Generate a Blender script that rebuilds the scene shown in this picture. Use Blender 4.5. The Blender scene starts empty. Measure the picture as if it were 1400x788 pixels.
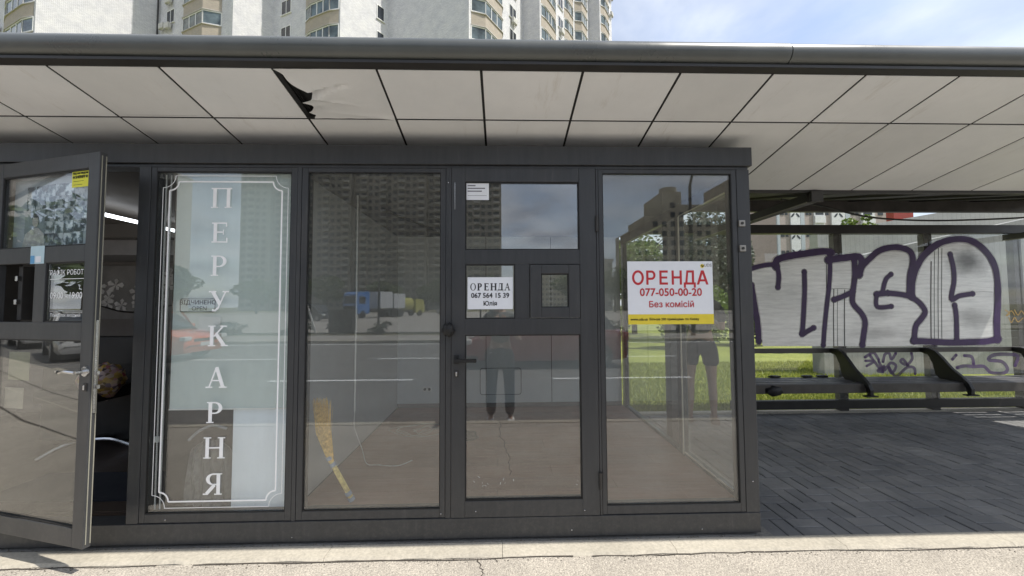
import bpy, bmesh, math, random
from mathutils import Vector, Matrix
import mathutils.noise as mn
random.seed(7)
R = math.radians
S = bpy.context.scene
C = S.collection
# ------------------------------------------------------------------ camera
F_PX = 526.0
cd = bpy.data.cameras.new('camera'); cam = bpy.data.objects.new('camera', cd); C.objects.link(cam)
cd.sensor_width = 36.0; cd.lens = 36.0*F_PX/1400.0; cd.clip_start = 0.02; cd.clip_end = 3000
cam.location = (0, 0, 1.42)
cam.rotation_mode = 'QUATERNION'
cam.rotation_quaternion = (Matrix.Rotation(R(-1.55), 3, 'Z') @ Matrix.Rotation(R(90+2.61), 3, 'X') @ Matrix.Rotation(R(-0.27), 3, 'Z')).to_quaternion()
S.camera = cam
# ------------------------------------------------------------------ sky and sun
SUN = Vector((0.57, -0.195, 1.0)).normalized()
W = bpy.data.worlds.new("World"); S.world = W; W.use_nodes = True
wt = W.node_tree; wn = wt.nodes; wl = wt.links; wn.clear()
def wnode(t, **k):
    n = wn.new(t)
    for a, b in k.items(): setattr(n, a, b)
    return n
wo = wnode('ShaderNodeOutputWorld'); bg = wnode('ShaderNodeBackground'); bg.inputs['Strength'].default_value = 0.15
sky = wnode('ShaderNodeTexSky', sky_type='NISHITA', sun_disc=False)
sky.sun_elevation = math.asin(SUN.z); sky.sun_rotation = math.atan2(SUN.x, SUN.y)
sky.altitude = 100; sky.air_density = 1.0; sky.dust_density = 1.2; sky.ozone_density = 1.0
tc = wnode('ShaderNodeTexCoord'); sx = wnode('ShaderNodeSeparateXYZ'); wl.new(tc.outputs['Generated'], sx.inputs[0])
zc = wnode('ShaderNodeMath', operation='MAXIMUM'); zc.inputs[1].default_value = 0.0; wl.new(sx.outputs['Z'], zc.inputs[0])
za = wnode('ShaderNodeMath', operation='ADD'); za.inputs[1].default_value = 0.16; wl.new(zc.outputs[0], za.inputs[0])
dx = wnode('ShaderNodeMath', operation='DIVIDE'); dy = wnode('ShaderNodeMath', operation='DIVIDE')
wl.new(sx.outputs['X'], dx.inputs[0]); wl.new(za.outputs[0], dx.inputs[1]); wl.new(sx.outputs['Y'], dy.inputs[0]); wl.new(za.outputs[0], dy.inputs[1])
cx = wnode('ShaderNodeCombineXYZ'); wl.new(dx.outputs[0], cx.inputs[0]); wl.new(dy.outputs[0], cx.inputs[1])
n1 = wnode('ShaderNodeTexNoise'); n1.inputs['Scale'].default_value = 1.35; n1.inputs['Detail'].default_value = 9; n1.inputs['Roughness'].default_value = 0.56; n1.inputs['Distortion'].default_value = 0.35
wl.new(cx.outputs[0], n1.inputs['Vector'])
cr = wnode('ShaderNodeValToRGB'); cr.color_ramp.elements[0].position = 0.30; cr.color_ramp.elements[1].position = 0.60
wl.new(n1.outputs['Fac'], cr.inputs[0])
n2 = wnode('ShaderNodeTexNoise'); n2.inputs['Scale'].default_value = 2.2; n2.inputs['Detail'].default_value = 6; wl.new(cx.outputs[0], n2.inputs['Vector'])
cc = wnode('ShaderNodeValToRGB'); cc.color_ramp.elements[0].position = 0.35; cc.color_ramp.elements[0].color = (2.2, 2.5, 3.1, 1); cc.color_ramp.elements[1].position = 0.65; cc.color_ramp.elements[1].color = (4.6, 4.8, 5.2, 1)
wl.new(n2.outputs['Fac'], cc.inputs[0])
mx = wnode('ShaderNodeMixRGB'); hs = wnode('ShaderNodeHueSaturation'); hs.inputs['Saturation'].default_value = 0.80; hs.inputs['Value'].default_value = 0.92; wl.new(sky.outputs[0], hs.inputs['Color'])
wl.new(cr.outputs[0], mx.inputs[0]); wl.new(hs.outputs[0], mx.inputs[1]); wl.new(cc.outputs[0], mx.inputs[2])
wl.new(mx.outputs[0], bg.inputs['Color']); wl.new(bg.outputs[0], wo.inputs[0])
sd = bpy.data.lights.new('sun', 'SUN'); so = bpy.data.objects.new('sun', sd); C.objects.link(so)
sd.energy = 3.3; sd.angle = R(0.5); sd.color = (1.0, 0.955, 0.88)
so.rotation_euler = (-SUN).to_track_quat('-Z', 'Y').to_euler(); so.location = (40, -10, 70)
S.view_settings.view_transform = 'Standard'; S.view_settings.look = 'None'; S.view_settings.exposure = 0.78; S.view_settings.gamma = 1
S.view_settings.use_curve_mapping = False
try:
    S.cycles.transparent_max_bounces = 24; S.cycles.max_bounces = 10; S.cycles.glossy_bounces = 5
except Exception: pass

# ------------------------------------------------------------------ materials
def newmat(name):
    m = bpy.data.materials.new(name); m.use_nodes = True
    t = m.node_tree; b = t.nodes['Principled BSDF']; return m, t, b
def N(t, typ, ins=None, **k):
    n = t.nodes.new(typ)
    for a, b in k.items(): setattr(n, a, b)
    for a, v in (ins or {}).items():
        if isinstance(v, bpy.types.NodeSocket): t.links.new(v, n.inputs[a])
        else: n.inputs[a].default_value = v
    return n
def ramp(t, fac, stops):
    n = t.nodes.new('ShaderNodeValToRGB'); t.links.new(fac, n.inputs[0])
    e = n.color_ramp.elements
    while len(e) < len(stops): e.new(0.5)
    for q, (p, c) in enumerate(stops):
        e[q].position = p; e[q].color = (*c, 1) if len(c) == 3 else c
    return n.outputs[0]
def c3(c): return (c[0], c[1], c[2], 1)
def mat(name, col, rough=0.5, metal=0.0, var=0.12, scale=6.0, bump=0.0, bscale=80.0, spec=0.5, dirt=0.0, coat=0.0):
    m, t, b = newmat(name)
    g = N(t, 'ShaderNodeNewGeometry'); nz = N(t, 'ShaderNodeTexNoise', {'Vector': g.outputs['Position'], 'Scale': scale, 'Detail': 6.0, 'Roughness': 0.6})
    lo = tuple(max(0, c*(1-var)) for c in col); hi = tuple(min(1, c*(1+var)) for c in col)
    co = ramp(t, nz.outputs['Fac'], [(0.3, lo), (0.7, hi)])
    if dirt:
        d = N(t, 'ShaderNodeTexNoise', {'Vector': g.outputs['Position'], 'Scale': 1.7, 'Detail': 8.0, 'Roughness': 0.75})
        f = ramp(t, d.outputs['Fac'], [(0.5, (0, 0, 0)), (0.75, (dirt,)*3)])
        mxx = N(t, 'ShaderNodeMixRGB', {0: f, 1: co, 2: (0.12, 0.10, 0.08, 1)}); co = mxx.outputs[0]
    t.links.new(co, b.inputs['Base Color'])
    b.inputs['Metallic'].default_value = metal; b.inputs['Specular IOR Level'].default_value = spec
    rr = N(t, 'ShaderNodeMapRange', {0: nz.outputs['Fac'], 1: 0.3, 2: 0.7, 3: max(0.02, rough-0.08), 4: min(1, rough+0.08)})
    t.links.new(rr.outputs[0], b.inputs['Roughness'])
    if coat: b.inputs['Coat Weight'].default_value = coat; b.inputs['Coat Roughness'].default_value = 0.05
    if bump:
        bn = N(t, 'ShaderNodeTexNoise', {'Vector': g.outputs['Position'], 'Scale': bscale, 'Detail': 5.0})
        bb = N(t, 'ShaderNodeBump', {'Height': bn.outputs['Fac'], 'Strength': bump, 'Distance': 0.01}); t.links.new(bb.outputs[0], b.inputs['Normal'])
    return m
def flat(name, col, rough=0.6, var=0.05): return mat(name, col, rough, var=var, scale=25)
M = {}
def frame_mat():
    m, t, b = newmat('anthracite_paint')
    g = N(t, 'ShaderNodeNewGeometry')
    mp = N(t, 'ShaderNodeMapping', {'Vector': g.outputs['Position'], 'Scale': (9, 9, 0.8)})
    st = N(t, 'ShaderNodeTexNoise', {'Vector': mp.outputs[0], 'Scale': 3.0, 'Detail': 8.0, 'Roughness': 0.7})
    d = N(t, 'ShaderNodeTexNoise', {'Vector': g.outputs['Position'], 'Scale': 2.2, 'Detail': 8.0, 'Roughness': 0.7})
    c1 = ramp(t, st.outputs['Fac'], [(0.35, (0.034, 0.036, 0.039)), (0.62, (0.044, 0.046, 0.049)), (0.78, (0.075, 0.075, 0.074))])
    f = ramp(t, d.outputs['Fac'], [(0.52, (0, 0, 0)), (0.8, (0.35,)*3)])
    x = N(t, 'ShaderNodeMixRGB', {0: f, 1: c1, 2: (0.085, 0.08, 0.072, 1)})
    sz = N(t, 'ShaderNodeSeparateXYZ', {0: g.outputs['Position']})
    lowz = N(t, 'ShaderNodeMapRange', {0: sz.outputs['Z'], 1: 0.42, 2: 0.02, 3: 0.0, 4: 1.0})
    spl = N(t, 'ShaderNodeTexNoise', {'Vector': g.outputs['Position'], 'Scale': 34.0, 'Detail': 7.0, 'Roughness': 0.8})
    sf = ramp(t, spl.outputs['Fac'], [(0.48, (0.04,)*3), (0.72, (0.5,)*3)])
    dm = N(t, 'ShaderNodeMath', {0: lowz.outputs[0], 1: sf}, operation='MULTIPLY')
    x = N(t, 'ShaderNodeMixRGB', {0: dm.outputs[0], 1: x.outputs[0], 2: (0.12, 0.115, 0.105, 1)})
    t.links.new(x.outputs[0], b.inputs['Base Color'])
    rr = N(t, 'ShaderNodeMapRange', {0: d.outputs['Fac'], 1: 0.3, 2: 0.7, 3: 0.32, 4: 0.5}); t.links.new(rr.outputs[0], b.inputs['Roughness'])
    bn = N(t, 'ShaderNodeTexNoise', {'Vector': g.outputs['Position'], 'Scale': 260.0, 'Detail': 2.0})
    bb = N(t, 'ShaderNodeBump', {'Height': bn.outputs['Fac'], 'Strength': 0.06, 'Distance': 0.003}); t.links.new(bb.outputs[0], b.inputs['Normal'])
    return m
M['frame'] = frame_mat()
M['dark'] = mat('dark_steel', (0.030, 0.028, 0.026), 0.45, var=0.25, scale=9)
M['rail'] = mat('weathered_dark_rail', (0.062, 0.057, 0.052), 0.4, var=0.35, scale=6)
M['black'] = mat('black_rubber', (0.008, 0.008, 0.008), 0.6, var=0.2)
M['chrome'] = mat('satin_chrome', (0.6, 0.6, 0.6), 0.22, metal=1.0, var=0.1)
M['gasket'] = mat('pale_grey_gasket', (0.28, 0.27, 0.22), 0.5)
M['white'] = mat('white_plastic', (0.75, 0.75, 0.73), 0.4, var=0.05)
M['paper'] = flat('white_paper', (0.80, 0.82, 0.86), 0.7, 0.02)
M['ink'] = flat('black_ink', (0.012, 0.012, 0.015), 0.6)
M['red_ink'] = flat('red_print', (0.52, 0.022, 0.030), 0.5)
M['yellow'] = flat('yellow_print', (0.78, 0.62, 0.045), 0.5)
M['yellow_sticker'] = flat('yellow_sticker', (0.80, 0.78, 0.05), 0.5)
M['decal'] = flat('white_decal', (0.95, 0.96, 0.96), 0.5, 0.06)
def glass(name, fac=0.09, tint=(0.9, 0.93, 0.92), dust=0.0, grime=0.03):
    m, t, b = newmat(name); t.nodes.remove(b)
    out = t.nodes['Material Output']
    tr = N(t, 'ShaderNodeBsdfTransparent', {'Color': c3(tint)}); gl = N(t, 'ShaderNodeBsdfGlossy', {'Color': (1, 1, 1, 1), 'Roughness': 0.0})
    lw = N(t, 'ShaderNodeLayerWeight', {'Blend': 0.5})
    p5 = N(t, 'ShaderNodeMath', {0: lw.outputs['Facing'], 1: 4.0}, operation='POWER')
    mr = N(t, 'ShaderNodeMapRange', {0: p5.outputs[0], 1: 0.0, 2: 1.0, 3: fac, 4: 0.95})
    mix = N(t, 'ShaderNodeMixShader', {0: mr.outputs[0], 1: tr.outputs[0], 2: gl.outputs[0]})
    g = N(t, 'ShaderNodeNewGeometry')
    mp = N(t, 'ShaderNodeMapping', {'Vector': g.outputs['Position'], 'Scale': (7, 7, 1.6)})
    nz = N(t, 'ShaderNodeTexNoise', {'Vector': mp.outputs[0], 'Scale': 2.5, 'Detail': 9.0, 'Roughness': 0.75})
    sp = N(t, 'ShaderNodeTexNoise', {'Vector': g.outputs['Position'], 'Scale': 60.0, 'Detail': 3.0})
    f1 = N(t, 'ShaderNodeMapRange', {0: nz.outputs['Fac'], 1: 0.4, 2: 0.8, 3: dust, 4: dust+grime})
    f2 = N(t, 'ShaderNodeMapRange', {0: sp.outputs['Fac'], 1: 0.70, 2: 0.78, 3: 0.0, 4: grime*2.0})
    fa = N(t, 'ShaderNodeMath', {0: f1.outputs[0], 1: f2.outputs[0]}, operation='ADD')
    df = N(t, 'ShaderNodeBsdfDiffuse', {'Color': (0.55, 0.54, 0.50, 1)})
    mix2 = N(t, 'ShaderNodeMixShader', {0: fa.outputs[0], 1: mix.outputs[0], 2: df.outputs[0]})
    wv = N(t, 'ShaderNodeTexNoise', {'Vector': g.outputs['Position'], 'Scale': 1.6, 'Detail': 1.0})
    bb = N(t, 'ShaderNodeBump', {'Height': wv.outputs['Fac'], 'Strength': 0.05, 'Distance': 0.004}); t.links.new(bb.outputs[0], gl.inputs['Normal'])
    t.links.new(mix2.outputs[0], out.inputs[0]); return m
M['glass'] = glass('shop_window_glass', 0.085, tint=(0.96, 0.975, 0.97), dust=0.010)
M['glass_door'] = glass('reflective_door_glass', 0.13, tint=(0.88, 0.9, 0.9), dust=0.01)
M['glass_side'] = glass('clear_side_glass', 0.03, tint=(0.95, 0.97, 0.95), dust=0.0, grime=0.015)
M['glass_back'] = glass('dusty_shelter_glass', 0.035, tint=(0.97, 0.98, 0.975), dust=0.008, grime=0.05)
M['pane_far'] = mat('dark_house_window_glass', (0.035, 0.04, 0.05), 0.08, var=0.6, scale=0.5)

M['glass_open'] = glass('open_door_glass', 0.055, tint=(0.85, 0.86, 0.84), dust=0.01)
M['glass_poster'] = glass('poster_pane_glass', 0.012, tint=(0.97, 0.98, 0.98), dust=0.01)
def brick_mat(name, c1, c2, mortar, bw=0.25, bh=0.077, ms=0.012):
    m, t, b = newmat(name)
    uv = N(t, 'ShaderNodeUVMap')
    br = N(t, 'ShaderNodeTexBrick', {'Vector': uv.outputs[0], 'Color1': c3(c1), 'Color2': c3(c2), 'Mortar': c3(mortar), 'Scale': 1.0, 'Mortar Size': ms, 'Mortar Smooth': 0.2, 'Brick Width': bw, 'Row Height': bh})
    nz = N(t, 'ShaderNodeTexNoise', {'Vector': uv.outputs[0], 'Scale': 0.9, 'Detail': 8.0, 'Roughness': 0.7})
    f = ramp(t, nz.outputs['Fac'], [(0.3, (0.82, 0.82, 0.84)), (0.65, (1.04, 1.03, 1.0))])
    x = N(t, 'ShaderNodeMixRGB', {0: 1.0, 1: br.outputs['Color'], 2: f}, blend_type='MULTIPLY')
    t.links.new(x.outputs[0], b.inputs['Base Color']); b.inputs['Roughness'].default_value = 0.85
    inv = N(t, 'ShaderNodeMath', {0: 1.0, 1: br.outputs['Fac']}, operation='SUBTRACT')
    bb = N(t, 'ShaderNodeBump', {'Height': inv.outputs[0], 'Strength': 0.7, 'Distance': 0.012}); t.links.new(bb.outputs[0], b.inputs['Normal'])
    return m
M['brick_white'] = brick_mat('white_silicate_brick', (0.80, 0.80, 0.81), (0.68, 0.68, 0.69), (0.44, 0.44, 0.45))
M['brick_beige'] = brick_mat('beige_brick', (0.44, 0.37, 0.28), (0.36, 0.31, 0.245), (0.48, 0.45, 0.40))
def concrete_mat(name, col, board=0.0, dirt=0.25, gravel=False, bump=0.3):
    m, t, b = newmat(name)
    g = N(t, 'ShaderNodeNewGeometry'); P = g.outputs['Position']
    n_ = N(t, 'ShaderNodeTexNoise', {'Vector': P, 'Scale': 1.3, 'Detail': 10.0, 'Roughness': 0.7})
    f = N(t, 'ShaderNodeTexNoise', {'Vector': P, 'Scale': 130.0 if gravel else 60.0, 'Detail': 4.0, 'Roughness': 0.7})
    co = ramp(t, n_.outputs['Fac'], [(0.3, tuple(c*(1-dirt) for c in col)), (0.55, col), (0.8, tuple(min(1, c*1.15) for c in col))])
    k = 0.45 if gravel else 0.15
    sp = ramp(t, f.outputs['Fac'], [(0.35, (1-k,)*3), (0.5, (1, 1, 1)), (0.68, (1+k,)*3)])
    x = N(t, 'ShaderNodeMixRGB', {0: 1.0, 1: co, 2: sp}, blend_type='MULTIPLY'); colr = x.outputs[0]
    h = f.outputs['Fac']
    if gravel:
        vo = N(t, 'ShaderNodeTexVoronoi', {'Vector': P, 'Scale': 95.0})
        cs = ramp(t, vo.outputs['Color'], [(0.0, (0.72, 0.70, 0.68)), (1.0, (1.22, 1.2, 1.15))])
        x2 = N(t, 'ShaderNodeMixRGB', {0: 0.8, 1: colr, 2: cs}, blend_type='MULTIPLY'); colr = x2.outputs[0]
        # dark spots and stains
        st = N(t, 'ShaderNodeTexNoise', {'Vector': P, 'Scale': 7.0, 'Detail': 6.0, 'Roughness': 0.8})
        sf = ramp(t, st.outputs['Fac'], [(0.62, (1, 1, 1)), (0.76, (0.62, 0.6, 0.58))])
        x3 = N(t, 'ShaderNodeMixRGB', {0: 1.0, 1: colr, 2: sf}, blend_type='MULTIPLY'); colr = x3.outputs[0]
        h = N(t, 'ShaderNodeMath', {0: h, 1: vo.outputs['Distance']}, operation='SUBTRACT').outputs[0]
    if board:
        wv = N(t, 'ShaderNodeTexWave', {'Vector': P, 'Scale': board, 'Distortion': 0.6, 'Detail': 2.0}, wave_type='BANDS', bands_direction='X')
        wf = ramp(t, wv.outputs['Fac'], [(0.0, (0.75,)*3), (0.08, (1, 1, 1))])
        x4 = N(t, 'ShaderNodeMixRGB', {0: 0.6, 1: colr, 2: wf}, blend_type='MULTIPLY'); colr = x4.outputs[0]
    t.links.new(colr, b.inputs['Base Color']); b.inputs['Roughness'].default_value = 0.9
    bb = N(t, 'ShaderNodeBump', {'Height': h, 'Strength': bump, 'Distance': 0.006}); t.links.new(bb.outputs[0], b.inputs['Normal'])
    return m
M['pavement'] = concrete_mat('sandy_worn_asphalt', (0.44, 0.405, 0.355), gravel=True, dirt=0.24, bump=0.6)
M['kerb'] = concrete_mat('pale_concrete_kerb', (0.46, 0.42, 0.345), dirt=0.25, bump=0.5)
M['kerb_dark'] = concrete_mat('old_concrete_strip', (0.24, 0.23, 0.21), dirt=0.45, bump=0.8)
M['road'] = concrete_mat('worn_road_asphalt', (0.17, 0.165, 0.16), dirt=0.2, gravel=True, bump=0.3)
M['lot'] = concrete_mat('dusty_parking_lot', (0.33, 0.31, 0.28), dirt=0.25)
M['concrete_shaded'] = concrete_mat('shaded_board_marked_concrete', (0.27, 0.275, 0.265), board=2.6, dirt=0.3)  # near ramp wall: its shade is put into a darker concrete colour
M['concrete_lit'] = concrete_mat('lit_board_marked_concrete', (0.40, 0.40, 0.385), board=2.2, dirt=0.2)  # rear wall: same concrete, with the sunlight put into a paler colour
def paver_mat():
    m, t, b = newmat('grey_paving_brick')
    g = N(t, 'ShaderNodeNewGeometry'); oi = N(t, 'ShaderNodeObjectInfo')
    s = N(t, 'ShaderNodeMath', {0: g.outputs['Random Per Island'], 1: oi.outputs['Random']}, operation='ADD')
    fr = N(t, 'ShaderNodeMath', {0: s.outputs[0]}, operation='FRACT')
    co = ramp(t, fr.outputs[0], [(0.0, (0.17, 0.172, 0.174)), (0.6, (0.195, 0.196, 0.197)), (1.0, (0.225, 0.223, 0.218))])
    nz = N(t, 'ShaderNodeTexNoise', {'Vector': g.outputs['Position'], 'Scale': 1.4, 'Detail': 8.0, 'Roughness': 0.7})
    f = ramp(t, nz.outputs['Fac'], [(0.35, (0.68, 0.68, 0.68)), (0.7, (1.3, 1.27, 1.22))])
    x = N(t, 'ShaderNodeMixRGB', {0: 1.0, 1: co, 2: f}, blend_type='MULTIPLY'); t.links.new(x.outputs[0], b.inputs['Base Color'])
    b.inputs['Roughness'].default_value = 0.75
    bn = N(t, 'ShaderNodeTexNoise', {'Vector': g.outputs['Position'], 'Scale': 180.0, 'Detail': 4.0})
    bb = N(t, 'ShaderNodeBump', {'Height': bn.outputs['Fac'], 'Strength': 0.35, 'Distance': 0.004}); t.links.new(bb.outputs[0], b.inputs['Normal'])
    return m
M['paver'] = paver_mat()
def ceiling_mat():
    m, t, b = newmat('grey_composite_ceiling_sheet')
    g = N(t, 'ShaderNodeNewGeometry'); P = g.outputs['Position']
    n_ = N(t, 'ShaderNodeTexNoise', {'Vector': P, 'Scale': 1.6, 'Detail': 8.0, 'Roughness': 0.65})
    co = ramp(t, n_.outputs['Fac'], [(0.3, (0.70, 0.715, 0.725)), (0.7, (0.82, 0.83, 0.835))])
    s = N(t, 'ShaderNodeTexNoise', {'Vector': P, 'Scale': 16.0, 'Detail': 6.0, 'Roughness': 0.8})
    f = ramp(t, s.outputs['Fac'], [(0.66, (1, 1, 1)), (0.8, (0.72, 0.70, 0.66))])
    x = N(t, 'ShaderNodeMixRGB', {0: 1.0, 1: co, 2: f}, blend_type='MULTIPLY')
    oi = N(t, 'ShaderNodeObjectInfo'); vf = ramp(t, oi.outputs['Random'], [(0, (0.90, 0.90, 0.89)), (1, (1.06, 1.06, 1.06))])
    x = N(t, 'ShaderNodeMixRGB', {0: 1.0, 1: x.outputs[0], 2: vf}, blend_type='MULTIPLY')
    mpw = N(t, 'ShaderNodeMapping', {'Vector': P, 'Scale': (6.0, 1.2, 1.0), 'Rotation': (0, 0, 0.5)})
    ws = N(t, 'ShaderNodeTexNoise', {'Vector': mpw.outputs[0], 'Scale': 1.3, 'Detail': 9.0, 'Roughness': 0.75})
    wf = ramp(t, ws.outputs['Fac'], [(0.30, (0.86, 0.84, 0.81)), (0.42, (1, 1, 1)), (0.62, (1, 1, 1)), (0.75, (0.88, 0.87, 0.85))])
    x = N(t, 'ShaderNodeMixRGB', {0: 1.0, 1: x.outputs[0], 2: wf}, blend_type='MULTIPLY')
    t.links.new(x.outputs[0], b.inputs['Base Color'])
    b.inputs['Roughness'].default_value = 0.42
    bb = N(t, 'ShaderNodeBump', {'Height': n_.outputs['Fac'], 'Strength': 0.12, 'Distance': 0.02}); t.links.new(bb.outputs[0], b.inputs['Normal'])
    return m
M['ceiling'] = ceiling_mat()
M['fascia'] = mat('grey_green_metal_fascia', (0.085, 0.092, 0.088), 0.32, var=0.15, scale=3, spec=0.6)
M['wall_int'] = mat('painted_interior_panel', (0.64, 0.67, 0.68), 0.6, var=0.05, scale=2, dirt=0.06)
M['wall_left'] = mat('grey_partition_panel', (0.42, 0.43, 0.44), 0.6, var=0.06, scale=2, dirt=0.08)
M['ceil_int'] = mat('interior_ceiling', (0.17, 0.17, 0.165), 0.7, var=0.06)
M['film'] = mat('frosted_film_board', (0.60, 0.67, 0.65), 0.6, var=0.05, scale=1.2)
M['panel_blue'] = mat('pale_blue_board', (0.78, 0.84, 0.90), 0.5, var=0.04, scale=3, dirt=0.05)
M['wood_dark'] = mat('dark_wood', (0.05, 0.032, 0.022), 0.5, var=0.3, scale=9)
def laminate():
    m, t, b = newmat('brown_laminate_plank')
    g = N(t, 'ShaderNodeNewGeometry'); oi = N(t, 'ShaderNodeObjectInfo')
    mp = N(t, 'ShaderNodeMapping', {'Vector': g.outputs['Position'], 'Scale': (1.2, 22, 1)})
    nz = N(t, 'ShaderNodeTexNoise', {'Vector': mp.outputs[0], 'Scale': 3.0, 'Detail': 8.0, 'Roughness': 0.6})
    co = ramp(t, nz.outputs['Fac'], [(0.3, (0.19, 0.085, 0.058)), (0.7, (0.31, 0.16, 0.115))])
    f = ramp(t, oi.outputs['Random'], [(0, (0.85,)*3), (1, (1.12,)*3)])
    x = N(t, 'ShaderNodeMixRGB', {0: 1.0, 1: co, 2: f}, blend_type='MULTIPLY')
    d = N(t, 'ShaderNodeTexNoise', {'Vector': g.outputs['Position'], 'Scale': 2.5, 'Detail': 8.0, 'Roughness': 0.7})
    df = ramp(t, d.outputs['Fac'], [(0.4, (0, 0, 0)), (0.75, (0.5,)*3)])
    x2 = N(t, 'ShaderNodeMixRGB', {0: df, 1: x.outputs[0], 2: (0.33, 0.27, 0.23, 1)})
    t.links.new(x2.outputs[0], b.inputs['Base Color']); b.inputs['Roughness'].default_value = 0.5
    return m
M['laminate'] = laminate()
def grass_mat(name, a, b_):
    m, t, b = newmat(name)
    g = N(t, 'ShaderNodeNewGeometry')
    n_ = N(t, 'ShaderNodeTexNoise', {'Vector': g.outputs['Position'], 'Scale': 0.7, 'Detail': 10.0, 'Roughness': 0.8})
    f = N(t, 'ShaderNodeTexNoise', {'Vector': g.outputs['Position'], 'Scale': 26.0, 'Detail': 6.0, 'Roughness': 0.8})
    s = N(t, 'ShaderNodeMath', {0: n_.outputs['Fac'], 1: f.outputs['Fac']}, operation='ADD')
    h = N(t, 'ShaderNodeMath', {0: s.outputs[0], 1: 0.5}, operation='MULTIPLY')
    t.links.new(ramp(t, h.outputs[0], [(0.38, a), (0.62, b_)]), b.inputs['Base Color']); b.inputs['Roughness'].default_value = 0.8
    bb = N(t, 'ShaderNodeBump', {'Height': f.outputs['Fac'], 'Strength': 0.8, 'Distance': 0.05}); t.links.new(bb.outputs[0], b.inputs['Normal'])
    return m
M['grass'] = grass_mat('lawn_soil_and_turf', (0.13, 0.17, 0.025), (0.36, 0.38, 0.07))
M['grass_dry'] = grass_mat('dry_verge', (0.08, 0.085, 0.035), (0.20, 0.18, 0.09))
def leaf_mat(name, a, b_, trans=0.3):
    m, t, b = newmat(name)
    g = N(t, 'ShaderNodeNewGeometry')
    co = ramp(t, g.outputs['Random Per Island'], [(0, a), (1, b_)])
    t.links.new(co, b.inputs['Base Color']); b.inputs['Roughness'].default_value = 0.5
    tl = N(t, 'ShaderNodeBsdfTranslucent', {'Color': co}); mx_ = N(t, 'ShaderNodeMixShader', {0: trans, 1: b.outputs[0], 2: tl.outputs[0]})
    t.links.new(mx_.outputs[0], t.nodes['Material Output'].inputs[0]); return m
M['blade'] = leaf_mat('grass_blade', (0.14, 0.20, 0.02), (0.46, 0.47, 0.10))
M['leaf'] = leaf_mat('green_leaf', (0.035, 0.07, 0.015), (0.12, 0.17, 0.04))
M['leaf_grey'] = leaf_mat('grey_green_leaf', (0.05, 0.065, 0.045), (0.17, 0.19, 0.15))
M['leaf_bright'] = leaf_mat('bright_green_leaf', (0.09, 0.15, 0.02), (0.20, 0.27, 0.05))
M['bark'] = mat('tree_bark', (0.10, 0.08, 0.06), 0.9, var=0.4, scale=8, bump=0.5)
M['silver'] = None
def silver_paint(name='silver_spray_paint', k=1.0):
    m, t, b = newmat(name)
    g = N(t, 'ShaderNodeNewGeometry'); P = g.outputs['Position']
    a = N(t, 'ShaderNodeTexNoise', {'Vector': P, 'Scale': 1.6, 'Detail': 6.0})
    mp = N(t, 'ShaderNodeMapping', {'Vector': P, 'Scale': (1.5, 1.5, 14)})
    s = N(t, 'ShaderNodeTexNoise', {'Vector': mp.outputs[0], 'Scale': 2.0, 'Detail': 8.0, 'Roughness': 0.7})
    c = ramp(t, a.outputs['Fac'], [(0.2, (0.66*k, 0.67*k, 0.66*k)), (0.4, (0.88*k, 0.89*k, 0.87*k)), (0.7, (0.96*k, 0.96*k, 0.94*k))])
    f = ramp(t, s.outputs['Fac'], [(0.38, (0.86,)*3), (0.6, (1.06,)*3)])
    x = N(t, 'ShaderNodeMixRGB', {0: 1.0, 1: c, 2: f}, blend_type='MULTIPLY')
    for (px_, pz_, ax_, az_, dk_) in ((6.27, 1.98, 0.30, 0.20, 0.25), (6.33, 1.22, 0.32, 0.13, 0.62), (4.98, 1.03, 0.42, 0.09, 0.68), (5.02, 1.30, 0.22, 0.10, 0.72), (3.75, 1.5, 0.5, 0.3, 0.86)):
        sb = N(t, 'ShaderNodeVectorMath', {0: P, 1: (px_, 4.99, pz_)}, operation='SUBTRACT')
        nd = N(t, 'ShaderNodeTexNoise', {'Vector': P, 'Scale': 5.0, 'Detail': 5.0}); 
        sc_ = N(t, 'ShaderNodeVectorMath', {0: sb.outputs[0], 1: (1/ax_, 0.0, 1/az_)}, operation='MULTIPLY')
        ln = N(t, 'ShaderNodeVectorMath', {0: sc_.outputs[0]}, operation='LENGTH')
        ad = N(t, 'ShaderNodeMath', {0: ln.outputs['Value'], 1: nd.outputs['Fac']}, operation='ADD')
        fr2 = ramp(t, N(t, 'ShaderNodeMath', {0: ad.outputs[0], 1: 0.5}, operation='MULTIPLY').outputs[0], [(0.35, (dk_,)*3), (0.85, (1, 1, 1))])
        x = N(t, 'ShaderNodeMixRGB', {0: 1.0, 1: x.outputs[0], 2: fr2}, blend_type='MULTIPLY')
    t.links.new(x.outputs[0], b.inputs['Base Color'])
    b.inputs['Metallic'].default_value = 0.35; b.inputs['Roughness'].default_value = 0.38
    tl = N(t, 'ShaderNodeBsdfTranslucent', {'Color': x.outputs[0]}); mx_ = N(t, 'ShaderNodeMixShader', {0: 0.08, 1: b.outputs[0], 2: tl.outputs[0]})
    t.links.new(mx_.outputs[0], t.nodes['Material Output'].inputs[0])
    return m
M['silver'] = silver_paint()
def spray(name, col, alpha):
    m, t, b = newmat(name)
    g = N(t, 'ShaderNodeNewGeometry')
    s = N(t, 'ShaderNodeTexNoise', {'Vector': g.outputs['Position'], 'Scale': 9.0, 'Detail': 6.0, 'Roughness': 0.7})
    c = ramp(t, s.outputs['Fac'], [(0.3, tuple(q*0.8 for q in col)), (0.7, tuple(q*1.3 for q in col))])
    t.links.new(c, b.inputs['Base Color']); b.inputs['Roughness'].default_value = 0.45; b.inputs['Alpha'].default_value = alpha
    return m
M['purple'] = spray('purple_spray_paint', (0.048, 0.019, 0.095), 1.0)
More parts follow.
